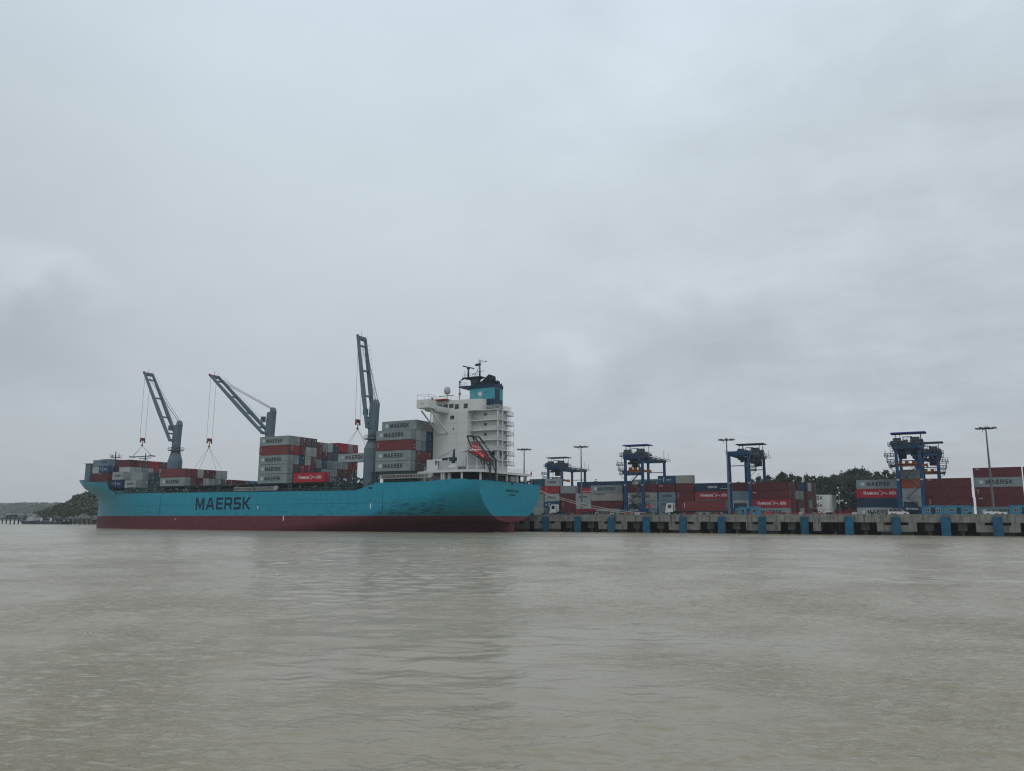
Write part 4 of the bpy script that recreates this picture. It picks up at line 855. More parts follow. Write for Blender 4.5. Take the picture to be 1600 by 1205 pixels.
lb = thing('lifeboat', 'orange red enclosed lifeboat tilted nose down on its ramp beside the white tower', 'lifeboat', (-111.5, 184.1, 20.5))
def lbp(t_, y, z):   # along the sloping axis
    a_ = Vector((-115.0, 184.1, 23.3)).lerp(Vector((-108.2, 184.1, 18.9)), t_); n_ = Vector((.54, 0, .84)); return tuple(a_ + n_ * z + Vector((0, y, 0)))
rg = []
for t_, r1, up in ((0, .5, .6), (.05, 1.0, 1.1), (.2, 1.3, 1.45), (.45, 1.35, 1.45), (.7, 1.25, 1.2), (.88, .8, .75), (.97, .35, .35), (1.0, .08, .1)):
    rg.append([lbp(t_, r1 * math.cos(a_), (up if math.sin(a_) > 0 else .9 * r1) * math.sin(a_)) for a_ in np.linspace(0, 2 * math.pi, 16, endpoint=False)])
b = MB(); b.loft(rg); b.build('boat_hull', 'orange', lb, smooth=True)
b = MB(); b.loft([[lbp(t0, y, 1.0 + z) for y, z in ((-.7, 0), (.7, 0), (.6, .9), (-.6, .9))] for t0 in (.08, .26)]); b.build('conning_cabin', 'orange', lb)
b = MB(); b.beam(lbp(.05, -1.34, .1), lbp(.8, -1.2, .1), .08, .18); b.rod(lbp(.45, -.9, 1.3), lbp(.95, -.4, .9), .06, 5); b.build('rubbing_strip', 'mark', lb)
b = MB(); b.cb(lbp(.16, -.68, 1.5), (.5, .1, .3)); b.cb(lbp(.5, -1.0, .95), (.5, .2, .3)); b.build('window', 'glass', lb)
# ensign
fl = thing('flag', 'small red ensign on a thin staff at the ship stern', 'flag', (-107.4, 205.9, 13.7))
b = MB(); b.rod((-107.4, 205.9, 13.7), (-107.4, 205.9, 18.2), .05, 5); b.build('flagstaff', 'white', fl)
b = MB(); b.loft([[(-107.4, 205.9 - .2 * k, 17.6 - .16 * k), (-107.36 + .1 * (k % 2), 205.9 - .2 * k, 16.7 - .25 * k)] for k in range(6)], closed=False); b.build('cloth', 'cranered', fl)

# ---------------------------------------------------------------- deck cranes
def jib_crane(x, y, zb, zcone0, zcone1, zneck, ztur, piv, tip, hookz, slings, red, sling_to=None, basew=2.45):
    C_ = MB(); n_ = 12
    def ring(r0, z): return [(x + r0 * math.cos(a_), y + r0 * math.sin(a_), z) for a_ in np.linspace(0, 2 * math.pi, n_, endpoint=False) + math.pi / n_]
    C_.loft([ring(basew, zb), ring(basew, zcone0 - .02), ring(1.45, zcone1), ring(1.4, zneck - 1.2)])
    ped = C_.build('crane_pedestal', 'crane', ship)
    b = MB(); b.loft([ring(2.55, zneck - 3.0), ring(2.55, zneck - 2.85)]); b.loft([ring(1.5, zneck - 1.2), ring(1.5, zneck)]); b.loft([ring(1.65, zneck - 2.0), ring(1.65, zneck - 1.8)])
    b.loft([ring(basew + .06, zcone0 - 2.6), ring(basew + .06, zcone0 - 2.4)]); b.build('crane_platform', 'crane', ped)
    b = MB(); pts = [(x + 2.5 * math.cos(a_), y + 2.5 * math.sin(a_), zneck - 2.85) for a_ in np.linspace(0, 2 * math.pi, 9)]; b.rail(pts, 1.0, 2.5, .04)
    for a_ in (0.4, 3.5): b.rod((x + 2.6 * math.cos(a_), y + 2.6 * math.sin(a_), zneck - 3), (x + 3.3 * math.cos(a_), y + 3.3 * math.sin(a_), zneck - 1.9), .07, 4)
    b.rod((x + basew + .15, y - .4, zb), (x + basew + .15, y - .4, zcone0), .05, 4); b.rod((x + basew + .15, y + .2, zb), (x + basew + .15, y + .2, zcone0), .05, 4); b.build('railing', 'rtgdark', ped)
    # slewing house, front face leaning back towards the top
    T = MB(); hw = 0.95
    T.loft([[(x - 1.3, y - hw, zneck), (x + 1.1, y - hw, zneck), (x + 1.1, y + hw, zneck), (x - 1.3, y + hw, zneck)],
            [(x - 1.25, y - hw, zneck + 1.8), (x + 1.2, y - hw, zneck + 1.8), (x + 1.2, y + hw, zneck + 1.8), (x - 1.25, y + hw, zneck + 1.8)],
            [(x - 0.85, y - hw, ztur), (x + 1.45, y - hw, ztur + .1), (x + 1.45, y + hw, ztur + .1), (x - 0.85, y + hw, ztur)]])
    tur = T.build('crane_house', 'crane', ship)
    b = MB(); b.prism([(x + .2, ztur), (x + 1.6, ztur), (x + 1.3, ztur + 1.0), (x + .9, ztur + 1.6), (x + .5, ztur + 1.0)], 'y', y - .9, y + .9); b.rod((x + 2.2, y - 1.6, ztur - 1), (x + 2.2, y - 1.6, ztur + 1.2), .05, 4); b.build('sheave_head', 'crane', tur)
    b = MB(); b.box(x - 2.6, x - 1.25, y - hw - .9, y - hw, zneck + 4.2, zneck + 6.0); b.build('operator_cab', 'crane', tur); b = MB(); b.box(x - 2.64, x - 2.6, y - hw - .8, y - hw - .1, zneck + 4.8, zneck + 5.8); b.box(x - 2.5, x - 1.3, y - hw - .94, y - hw - .9, zneck + 4.9, zneck + 5.8); b.build('window', 'glass', tur)
    # jib: two box booms joined by cross beams
    P = Vector(piv); Q = Vector(tip); J = MB()
    for s_ in (-1, 1):
        oy = Vector((0, s_ * 1.7, 0)); mid = P.lerp(Q, .4)
        J.beam(P + oy, mid + oy, .62, .8, w2=.72, h2=1.25); J.beam(mid + oy, Q + oy, .72, 1.25, w2=.5, h2=.75)
    for f in (.1, .34, .62, .9): c = P.lerp(Q, f); J.beam(c + Vector((0, -1.5, 0)), c + Vector((0, 1.5, 0)), .45, .5)
    J.beam(P + Vector((0, -2.0, 0)), P + Vector((0, 2.0, 0)), .8, .8); J.beam(P + Vector((0.2, -1.0, 0)), (x, y - .8, P.z + .3), .7, .9); J.beam(P + Vector((0.2, 1.0, 0)), (x, y + .8, P.z + .3), .7, .9)
    c = P.lerp(Q, .985); J.beam(c + Vector((0, -1.6, 0)), c + Vector((0, 1.6, 0)), .9, 1.0)
    jib = J.build('jib', 'crane', ship)
    b = MB(); d = (Q - P).normalized(); up = d.cross(Vector((0, 1, 0))).normalized(); up = up if up.z > 0 else -up
    for i in range(14):
        c = P.lerp(Q, .2 + i * .055) + Vector((0, 1.9, 0)) + up * .5; b.rod(c, c + up * .9, .03, 4, cap=False)
    b.rod(P.lerp(Q, .2) + Vector((0, 1.9, 0)) + up * 1.4, P.lerp(Q, .92) + Vector((0, 1.9, 0)) + up * 1.4, .03, 4); b.build('walkway_rail', 'steel', jib)
    b = MB(); b.beam(Q - d * .3 + Vector((0, -1.8, 0)), Q + d * .6 + Vector((0, -1.8, 0)), .5, .7); b.beam(Q + Vector((0, -1.8, 0)), Q + Vector((0, 1.6, 0)), .6, .6); b.rod(Q + Vector((0, 0, .2)), Q + Vector((0, 0, 1.9)), .08, 4); b.rod(Q + up * .3 + Vector((0, 1, 0)), Q + up * 1.6 + Vector((0, 1, 0)), .05, 4); b.build('jib_head', 'cranered' if red else 'crane', jib)
    # luffing and hoist ropes
    b = MB(); top = Vector((x + 1.2, y, ztur + 1.2)); hk = Vector((Q.x - .3, y, hookz))
    for s_, f_ in ((-.8, .97), (-.25, .9), (.25, .97), (.8, .84)): b.rod(top + Vector((0, s_, -.9 * (1 - f_) * 6)), P.lerp(Q, f_) + up * .4 + Vector((0, s_ * 1.9, 0)), .06, 4, cap=False)
    for s_ in (-1.3, 1.1): b.rod(Q + Vector((-.2, s_, 0)), hk + Vector((0, s_ * .9, 1.2)), .05, 4, cap=False)
    b.build('hoist_rope', 'rope', jib)
    b = MB(); b.cb((hk.x, hk.y, hk.z + .5), (.6, 1.7, .6)); b.cb((hk.x, hk.y - .9, hk.z - .1), (.5, .25, .7)); b.cb((hk.x, hk.y + .9, hk.z - .1), (.5, .25, .7)); b.rod((hk.x, hk.y - .8, hk.z + .9), (hk.x, hk.y + .8, hk.z + .9), .42, 10); b.rod(hk + Vector((0, 0, 0)), hk + Vector((0, 0, -1.6)), .16, 6); b.cb((hk.x, hk.y, hk.z - 1.5), (.5, .5, .5)); b.build('hook_block', 'hookred', jib)
    b = MB(); s0 = hk + Vector((0, 0, -1.7))
    for q in slings: b.rod(s0, q, .045, 4, cap=False)
    b.build('sling', 'rope', jib)
jib_crane(-147.6, 182, 12.0, 23.9, 26.3, 29.6, 36.8, (-148.6, 182, 30.2), (-153.2, 182, 57.9), 31.6, [(-164, 186.1, 23.25), (-164, 188.3, 23.25), (-152.1, 186.1, 23.25), (-152.1, 188.3, 23.25)], False)
jib_crane(-191.4, 183.9, 10.9, 23.5, 26, 30.2, 37.6, (-193.1, 183.9, 30.9), (-219.3, 183.9, 52.0), 29.2, [(-234, 189.6, 20.2), (-234, 192.0, 20.2), (-222.0, 189.6, 20.2), (-222.0, 192.0, 20.2)], True)
jib_crane(-238.3, 185.4, 10.9, 23.5, 27.2, 30.1, 36.2, (-239.8, 185.4, 30.8), (-256.6, 185.4, 56.4), 31.3, [(-262, 185.4, 25.9), (-262, 185.6, 25.9), (-251.2, 185.4, 25.9), (-251.2, 185.6, 25.9)], True)
b = MB(); b.beam((-262.2, 185.5, 25.8), (-251.0, 185.5, 25.8), .3, .3); b.cb((-262.2, 185.5, 25.8), (.7, 2.2, .35)); b.cb((-251, 185.5, 25.8), (.7, 2.2, .35)); tag(b.build('lifting_beam', 'rtgdark', None, origin=(-256.6, 185.5, 25.7)), 'thin dark lifting beam hanging from the foremost ship crane', 'lifting beam')
# mooring lines
for k, (q, lab) in enumerate((((-75.5, 213.9, 5.4), 'upper of two pale mooring ropes running from the stern to the quay'), ((-79.5, 213.9, 5.3), 'lower of two pale mooring ropes running from the stern to the quay'))):
    b = MB(); p = Vector((-107.5, 211.2, 12.1 - .25 * k)); q = Vector(q); pts = [p.lerp(q, t_) - Vector((0, 0, 1.2 * 4 * t_ * (1 - t_))) for t_ in np.linspace(0, 1, 13)]
    for a_, c_ in zip(pts[:-1], pts[1:]): b.rod(a_, c_, .085, 5, cap=False)
    tag(b.build('mooring_rope', 'lightrope', None, origin=tuple(p)), lab, 'rope', 'stern mooring ropes')

# ================================================================ yard gantry cranes
def gantry(x, y, label, canopy='rtgroof', trol=.12, sprz=20.5, spr=True, nstairs=True, mirror=False, nums=('07', '08')):
    """rubber tyred gantry: x,y = near left leg; legs 6.2 m apart along X and 24 m along Y"""
    W, S = 6.3, 24.0; top = 24.6
    def mx(v): return x + W - v if mirror else x + v
    g_ = thing('yard_gantry_crane', label, 'gantry crane', (x + W / 2, y + S / 2, GZ), 'blue gantry cranes in the container yard')
    for yy in (y, y + S):
        for xx in (0, W):
            b = MB(); b.loft([[(x + xx - .52, yy - .45, 7.4), (x + xx + .52, yy - .45, 7.4), (x + xx + .52, yy + .45, 7.4), (x + xx - .52, yy + .45, 7.4)], [(x + xx - .4, yy - .4, top), (x + xx + .4, yy - .4, top), (x + xx + .4, yy + .4, top), (x + xx - .4, yy + .4, top)]]); lg = b.build('leg', 'rtg', g_)
        b = MB(); b.box(x - 2.2, x + W + 2.2, yy - .55, yy + .55, 6.4, 7.4); b.build('sill_beam', 'rtg', g_)
        b = MB(); b.box(x + .4, x + W - .4, yy - .35, yy + .35, 18.9, 19.9) if (yy == y and nstairs and not mirror and x < -50) else b.box(x + .5, x + W - .5, yy - .15, yy + .15, 21.0, 21.25); b.build('tie_beam', 'rtg', g_)
        for k, xx in enumerate((-1.7, 0.0, W, W + 1.7)):
            b = MB(); b.rod((x + xx, yy - .35, 5.52), (x + xx, yy + .35, 5.52), .78, 14); wl = b.build('wheel', 'tyre', g_); b = MB(); b.rod((x + xx, yy - .38, 5.52), (x + xx, yy + .38, 5.52), .38, 10); b.build('rim', 'steel', g_)
        b = MB(); b.box(x - 2.5, x + .9, yy - .5, yy + .5, 5.7, 6.4); b.box(x + W - .9, x + W + 2.5, yy - .5, yy + .5, 5.7, 6.4); b.build('bogie', 'rtgdark', g_)
    for xx in (0, W):
        b = MB(); b.box(x + xx - .45, x + xx + .45, y - .9, y + S + .9, top, top + 1.25); b.build('girder', 'rtg', g_)
        b = MB(); side = mx(W) if not mirror else x
        b.rail([(x + xx + (.9 if xx else -.9), y - 1, top + .5), (x + xx + (.9 if xx else -.9), y + S + 1, top + .5)], 1.1, 1.5, .05, 2); b.box(min(x + xx, x + xx + (1.0 if xx else -1.0)), max(x + xx, x + xx + (1.0 if xx else -1.0)), y - 1, y + S + 1, top + .42, top + .5); b.build('walkway', 'steel', g_)
    for yy in (y, y + S): b = MB(); b.box(x, x + W, yy - .45, yy + .45, top + .1, top + 1.3); b.build('end_beam', 'rtg', g_)
    if not mirror:
        b = MB()
        for k in (9, 14): b.box(x + W + .46, x + W + .5, y + k, y + k + 2.8, top + .25, top + 1.15)
        b.build('number_plate', 'mark', g_)
    # trolley with machinery, under a sheet roof
    ty = y + S * trol; b = MB(); b.box(x - .9, x + W + .9, ty - 2.6, ty + 2.6, top + 1.5, top + 2.0, 0)
    r_ = random.Random(int(x * 7))
    for _ in range(60): b.cb((x + r_.uniform(-1.0, W + 1.0), ty + r_.uniform(-3.4, 3.4), top + r_.uniform(.2, 2.6)), (r_.uniform(.3, 1.7), r_.uniform(.3, 1.4), r_.uniform(.3, 1.3)), r_.choice((0, 0, 0, 1)))
    b.rod((x - .6, ty - 1.8, top + 2.6), (x + 1.6, ty - 1.8, top + 2.6), .9, 12, mi=0); b.rod((x + W - 2.2, ty - 1.6, top + 2.7), (x + W + .3, ty - 1.6, top + 2.7), .95, 12, mi=0)
    for _ in range(50): a_ = Vector((x + r_.uniform(-.8, W + .8), ty + r_.uniform(-3.4, 3.4), top + r_.uniform(-.4, 2.6))); b.rod(a_, a_ + Vector((r_.uniform(-1.6, 1.6), r_.uniform(-1, 1), r_.uniform(-1.2, 1.6))), .07, 4, mi=r_.choice((0, 2)))
    for _ in range(22): b.cb((x + r_.uniform(.2, W - .2), ty + r_.uniform(-2.4, 2.4), top + r_.uniform(-1.5, .6)), (r_.uniform(.4, 1.6), r_.uniform(.4, 1.6), r_.uniform(.4, 1.1)), 0)
    b.mi = 2; b.rail([(x - 1.2, ty - 3.6, top + 1.4), (x + W + 1.2, ty - 3.6, top + 1.4), (x + W + 1.2, ty + 3.6, top + 1.4)], 1.1, .8, .05, 2); b.mi = 0
    b.build('trolley', ['rtgdark', 'rtg', 'steel'], g_)
    b = MB()
    b.loft([[(x - 1.2, ty - 3, 29.45), (x + W + 2.2, ty - 3, 29.45), (x + W + 2.2, ty + 3, 29.45), (x - 1.2, ty + 3, 29.45)], [(x - .9, ty - 2.6, 29.75), (x + W + 1.9, ty - 2.6, 29.75), (x + W + 1.9, ty + 2.6, 29.75), (x - .9, ty + 2.6, 29.75)]]); b.build('roof', canopy, g_)
    b = MB()
    for xx, yy in ((.1, -2.4), (W + .6, -2.4), (.1, 2.4), (W + .6, 2.4), (1.4, -2.4)): b.rod((x + xx, ty + yy, top + 2), (x + xx, ty + yy, 29.5), .09, 5)
    b.beam((x + 2.2, ty - 2, top + 2), (x + 2.2, ty - 2, 28.3), .18, .18); b.beam((x + 4.6, ty - 2, top + 2), (x + 4.6, ty - 2, 28.3), .18, .18); b.beam((x + 2.1, ty - 2, 28.3), (x + 4.7, ty - 2, 28.3), .18, .22)
    b.build('roof_post', 'rtgdark', g_)
    cx_ = mx(1.4); b = MB(); b.box(cx_ - 1.1, cx_ + 1.1, ty + 2.9, ty + 5.2, top - 2.4, top - .2); cb_ = b.build('operator_cab', 'rtgdark', g_)
    b = MB(); b.box(cx_ - 1.14, cx_ + 1.14, ty + 3.1, ty + 5.0, top - 1.9, top - .8); b.build('window', 'glass', g_)
    if spr:
        b = MB(); b.box(x + .2, x + W - .2, ty - 1.0, ty + 1.0, sprz, sprz + .5); b.box(x - 1.6, x + W + 1.6, ty - 1.0, ty - .7, sprz - .4, sprz + .2); b.box(x - 1.6, x + W + 1.6, ty + .7, ty + 1.0, sprz - .4, sprz + .2); b.box(x - 1.9, x - 1.5, ty - 1.2, ty + 1.2, sprz - .8, sprz + .3); b.box(x + W + 1.5, x + W + 1.9, ty - 1.2, ty + 1.2, sprz - .8, sprz + .3)
        for xx in (.9, 2.6, 4.5): b.cb((x + xx, ty, sprz + .95), (1.0, 1.2, .9))
        b.build('spreader', 'orangeyel', g_)
        b = MB()
        for xx in (.9, 5.4):
            for yy in (-.8, .8): b.rod((x + xx, ty + yy, sprz + .5), (x + xx, ty + yy, top + 1.6), .045, 4)
        b.build('hoist_rope', 'rope', g_)
    # caged access platforms on the outer side
    ox = x - .6 if not mirror else x + W + .6; sg = -1 if not mirror else 1; b = MB()
    for z, w_ in ((22.4, 2.6), (20.6, 2.0), (19.3, 1.6), (25.6, 1.4)):
        b.box(min(ox, ox + sg * w_), max(ox, ox + sg * w_), y - .6, y + 1.0, z, z + .12); b.rail([(ox, y - .6, z), (ox + sg * w_, y - .6, z), (ox + sg * w_, y + 1, z), (ox, y + 1, z)], 1.05, .7, .05, 2)
    b.rod((ox + sg * 1.8, y, 20.6), (ox + sg * 2.4, y, 24.4), .07, 4); b.rod((ox + sg * 1.2, y + .4, 19.3), (ox + sg * 1.9, y + .4, 22.4), .07, 4); b.rod((ox, y, 17.8), (ox + sg * 1.6, y, 19.4), .07, 4)
    b.rod((ox + sg * .9, y, 23), (ox + sg * .9, y, 26.8), .06, 4); b.build('access_platform', 'rtgdark', g_)
    b = MB(); b.rod((x + W, y + S, top + 1.5), (x + W, y + S, top + 4.6), .08, 4); b.rod((x + W + 1.8, y + S, top + 1), (x + W + 1.8, y + S, top + 3.4), .05, 4); b.rail([(x + W + .5, y + S + .8, top + .2), (x + W + 2.2, y + S + .8, top + .2)], 1.2, .6, .05); b.build('wind_mast', 'rtgdark', g_)
    if nstairs:
        b = MB(); yy = y - .9; zs = [7.4, 10.2, 13.1, 16.2, 19.6]; sgn = 1
        xa, xb_ = (x + W - .9, x + 2.2)
        for k, (z0, z1) in enumerate(zip(zs[:-1], zs[1:])):
            p, q = ((xa, yy, z0), (xb_, yy, z1)) if k % 2 == 0 else ((xb_, yy, z0), (xa, yy, z1))
            b.beam(p, q, .7, .22, mi=0); b.rod((p[0], yy - .35, p[2] + 1), (q[0], yy - .35, q[2] + 1), .05, 4, mi=1)
            for t_ in np.linspace(0, 1, 6): c = Vector(p).lerp(Vector(q), t_) + Vector((0, -.35, 0)); b.rod(c, c + Vector((0, 0, 1)), .035, 4, mi=1, cap=False)
            b.box(min(q[0], q[0] + .9) - .45, max(q[0], q[0] + .9) - .45, yy - .4, yy + .4, z1 - .06, z1 + .04, 0)
        b.build('stairway', ['rtgdark', 'steel'], g_)
    b = MB(); b.box(x + 1.0, x + W - 1.6, y - .4, y + 1.6, 7.4, 9.0); b.box(x + 1.6, x + W - 1.4, y - .62, y - .56, 6.5, 7.3); b.build('engine_housing', 'rtgdark', g_)
    mobj('lettering', text_mesh(nums[0] + ' Terminal', 3.2, .45, 'mark', .03), g_, (-1.6, -S / 2 - .66, 6.75 - GZ))
    for xx, t_ in ((0, nums[0]), (W, nums[0])): mobj('lettering', text_mesh(t_, .8, .42, 'mark', .05), g_, (xx - W / 2 - .4, -S / 2 - .56, 15.3 - GZ))
    return g_
gantry(-99.7, 262.3, 'large blue gantry crane with stairs, blue roof and orange spreader right of the ship stern', nums=('07', '07'))
gantry(-148.6, 300.0, 'most distant blue gantry crane, half hidden behind containers beside the ship stern', canopy='rtgdark', sprz=20.0, nstairs=False)
gantry(-63.4, 262.3, 'blue gantry crane with its trolley pushed inland, beside the tall light mast', canopy='rtgdark', trol=.72, spr=False, nstairs=False, mirror=True)
gantry(-13.7, 262.3, 'nearest blue gantry crane with royal blue roof and zigzag stairs at the right', sprz=20.0, nums=('08', '08'))
gantry(-9.6, 298.6, 'blue gantry crane with thin dark roof behind the nearest one at the right', canopy='rtgdark', sprz=19.4, nstairs=False, mirror=True)

# ================================================================ light masts
def mast(x, y, label, h=29.6):
    m_ = thing('light_mast', label, 'light mast', (x, y, GZ), 'tall floodlight masts in the yard')
    b = MB(); b.rod((x, y, GZ), (x, y, h), .42, 10, .17); b.rod((x, y, GZ), (x, y, GZ + .3), .8, 10); b.build('pole', 'steel', m_)
    b = MB(); b.rod((x, y, h - .1), (x, y, h + .35), .55, 10)
    for k in range(8): a_ = k * math.pi / 4 + .2; b.rod((x, y, h), (x + 2.1 * math.cos(a_), y + 2.1 * math.sin(a_), h), .07, 5)
    pts = [(x + 1.5 * math.cos(a_), y + 1.5 * math.sin(a_), h) for a_ in np.linspace(0, 2 * math.pi, 13)]
    for p, q in zip(pts[:-1], pts[1:]): b.rod(p, q, .06, 4)
    b.rod((x, y, h), (x, y, h + .9), .05, 4); b.rod((x - .9, y, h - 1.1), (x - .9, y, h), .06, 4); b.build('head_frame', 'rtgdark', m_)
    for k in range(8):
        a_ = k * math.pi / 4 + .2; b = MB(); c = Vector((x + 2.2 * math.cos(a_), y + 2.2 * math.sin(a_), h)); b.beam(c - Vector((.5 * math.cos(a_), .5 * math.sin(a_), 0)), c + Vector((.55 * math.cos(a_), .55 * math.sin(a_), .1)), .75, .32); b.build('floodlight', 'steel', m_)
mast(-139.9, 262, 'light mast standing behind the ship stern rail and white tower'); mast(-116.5, 262, 'light mast between the farthest and second blue gantry cranes')
mast(-63.6, 260.6, 'light mast right in front of the blue gantry crane with the inland trolley'); mast(10.0, 262, 'light mast at the right in front of the five tier maroon stack')
# small camera pole among low boxes
m_ = thing('camera_pole', 'slim pole with small white lamps and boxes in front of the dark trees', 'pole', (-29.5, 255, GZ)); b = MB(); b.rod((-29.5, 255, GZ), (-29.5, 255, 13.4), .1, 6); b.build('pole', 'steel', m_)
b = MB()
for dx, z in ((-.2, 13.2), (.1, 11.7), (-.5, 11.0), (.1, 9.3), (-.6, 9.2), (.8, 9.4), (1.8, 8.7), (-.2, 8.7)): b.cb((-29.5 + dx, 254.9, z), (.45, .3, .4))
b.build('lamp', 'mark', m_)

# ================================================================ vehicles
def wheels(t_, xs, y0, y1, r0, z0=GZ + .02, w_=.28):
    for x in xs:
        for y in (y0, y1):
            b = MB(); b.rod((x, y, z0 + r0), (x, y + w_, z0 + r0), r0, 16); b.build('wheel', 'tyre', t_); b = MB(); b.rod((x, y - .01, z0 + r0), (x, y + w_ + .01, z0 + r0), r0 * .55, 10); b.build('rim', 'steel', t_)
def car(x, y, flip, prof, glass, label, name, ws, L, bed=None):
    t_ = thing(name, label, name.replace('_', ' '), (x + L / 2, y + .9, GZ + .02)); fx_ = (lambda u: x + L - u) if flip else (lambda u: x + u)
    z0 = GZ + .02
    def P(pr, a_, ins=0): return [(fx_(u), a_, z0 + v) for u, v in pr]
    b = MB(); lo = [(u, v) for u, v in prof]
    b.loft([[(fx_(u), y + .12 + (.16 if v > 1.0 else 0), z0 + v) for u, v in prof], [(fx_(u), y + (.12 if v > 1.0 else 0), z0 + v) for u, v in prof], [(fx_(u), y + 1.8 - (.12 if v > 1.0 else 0), z0 + v) for u, v in prof], [(fx_(u), y + 1.68 - (.16 if v > 1.0 else 0), z0 + v) for u, v in prof]]); b.build('body', 'car', t_)
    b = MB()
    for gpoly in glass:
        for a_ in (y + .06, y + 1.74): b.loft([[(fx_(u), a_ - .02, z0 + v) for u, v in gpoly], [(fx_(u), a_ + .02, z0 + v) for u, v in gpoly]])
    b.build('side_window', 'glass', t_)
    b = MB(); b.box(min(fx_(.02), fx_(.14)), max(fx_(.02), fx_(.14)), y + .1, y + .5, z0 + .62, z0 + .8); b.box(min(fx_(.02), fx_(.14)), max(fx_(.02), fx_(.14)), y + 1.3, y + 1.7, z0 + .62, z0 + .8); b.build('headlight', 'mark', t_)
    wheels(t_, [fx_(u) for u in ws], y - .01, y + 1.55, .34, w_=.24)
    if bed: b = MB(); b.box(min(fx_(bed[0]), fx_(bed[1])), max(fx_(bed[0]), fx_(bed[1])), y + .15, y + 1.65, z0 + 1.0, z0 + 1.03); b.build('load_bed', 'black', t_)
    return t_
mpv = [(0, .35), (0, .75), (.15, .95), (1.0, 1.1), (1.75, 1.72), (2.2, 1.82), (4.4, 1.78), (4.75, 1.6), (4.88, 1.0), (4.9, .4), (4.3, .3), (.6, .3)]
car(-14.75, 225.4, True, mpv, [[(1.25, 1.12), (1.9, 1.65), (2.6, 1.68), (2.6, 1.12)], [(2.7, 1.12), (2.7, 1.68), (3.6, 1.68), (3.6, 1.12)], [(3.7, 1.12), (3.7, 1.66), (4.4, 1.62), (4.65, 1.12)]], 'white minivan with dark side windows parked on the quay by the gantry', 'minivan', (.9, 3.9), 4.9)
pk = [(0, .45), (0, .9), (.2, 1.05), (1.4, 1.14), (2.1, 1.68), (3.2, 1.7), (3.45, 1.12), (5.1, 1.12), (5.15, .5), (4.5, .4), (.6, .4)]
car(6.6, 233.0, False, pk, [[(1.65, 1.16), (2.2, 1.6), (2.6, 1.62), (2.6, 1.16)], [(2.7, 1.16), (2.7, 1.62), (3.1, 1.6), (3.3, 1.16)]], 'white double cab pickup parked in front of the grey container at the right', 'pickup', (.95, 4.1), 5.15, (3.55, 5.0))
def truck(x, y, label, loaded):
    t_ = thing('terminal_truck', label, 'truck', (x + 5, y + 1.25, GZ + .02), 'terminal trucks on the quay'); z0 = GZ + .02
    cab = [(0, .95), (.05, 1.9), (.35, 3.35), (.6, 3.5), (2.1, 3.5), (2.15, .95)]
    b = MB(); b.loft([[(x + u, y + .1, z0 + v) for u, v in cab], [(x + u, y + 2.3, z0 + v) for u, v in cab]]); b.cb((x + .2, y + 1.2, z0 + .95), (.5, 2.4, .45)); b.build('cab', 'car', t_)
    b = MB(); b.box(x + .75, x + 1.75, y + .05, y + .1, z0 + 2.1, z0 + 3.1); b.box(x + .75, x + 1.75, y + 2.3, y + 2.35, z0 + 2.1, z0 + 3.1); b.loft([[(x + .02, y + .25, z0 + 2.05), (x + .02, y + 2.15, z0 + 2.05), (x + .28, y + 2.15, z0 + 3.2), (x + .28, y + .25, z0 + 3.2)], [(x + .12, y + .25, z0 + 2.05), (x + .12, y + 2.15, z0 + 2.05), (x + .38, y + 2.15, z0 + 3.2), (x + .38, y + .25, z0 + 3.2)]]); b.build('window', 'glass', t_)
    b = MB(); b.box(x + .6, x + 4.8, y + .7, y + 1.7, z0 + .75, z0 + 1.0); b.box(x + 2.4, x + 3.6, y + .3, y + 2.1, z0 + .7, z0 + 1.3); b.rod((x + 2.4, y + .3, z0 + 1), (x + 2.4, y + .3, z0 + 3.3), .08, 6); b.build('chassis', 'black', t_)
    b = MB(); b.box(x + 3.2, x + 16.6, y + .45, y + .7, z0 + 1.05, z0 + 1.3); b.box(x + 3.2, x + 16.6, y + 1.7, y + 1.95, z0 + 1.05, z0 + 1.3)
    for u in (3.4, 6, 9, 12, 16.3): b.box(x + u, x + u + .25, y, y + 2.44, z0 + 1.05, z0 + 1.28)
    b.build('trailer_frame', 'rtgdark', t_)
    wheels(t_, (x + 1.2, x + 4.3), y + .05, y + 2.1, .5, w_=.3); wheels(t_, (x + 13.2, x + 14.5), y + .05, y + 2.1, .5, w_=.3)
    b = MB(); b.box(x - .02, x + .02, y + .3, y + .65, z0 + 1.1, z0 + 1.3); b.box(x - .02, x + .02, y + 1.8, y + 2.1, z0 + 1.1, z0 + 1.3); b.build('headlight', 'mark', t_)
truck(-71.7, 219.6, 'white cab truck carrying a long red brown box along the quay', True)
container(-66.9, 219.6, GZ + 1.32, 12.19, 2.8, 'red brown', 'long red brown container riding on the trailer behind the white truck cab', 'containers stacked in the yard', 'v')
truck(-110.9, 224.6, 'white cab truck with an empty trailer next to the ship stern', False)

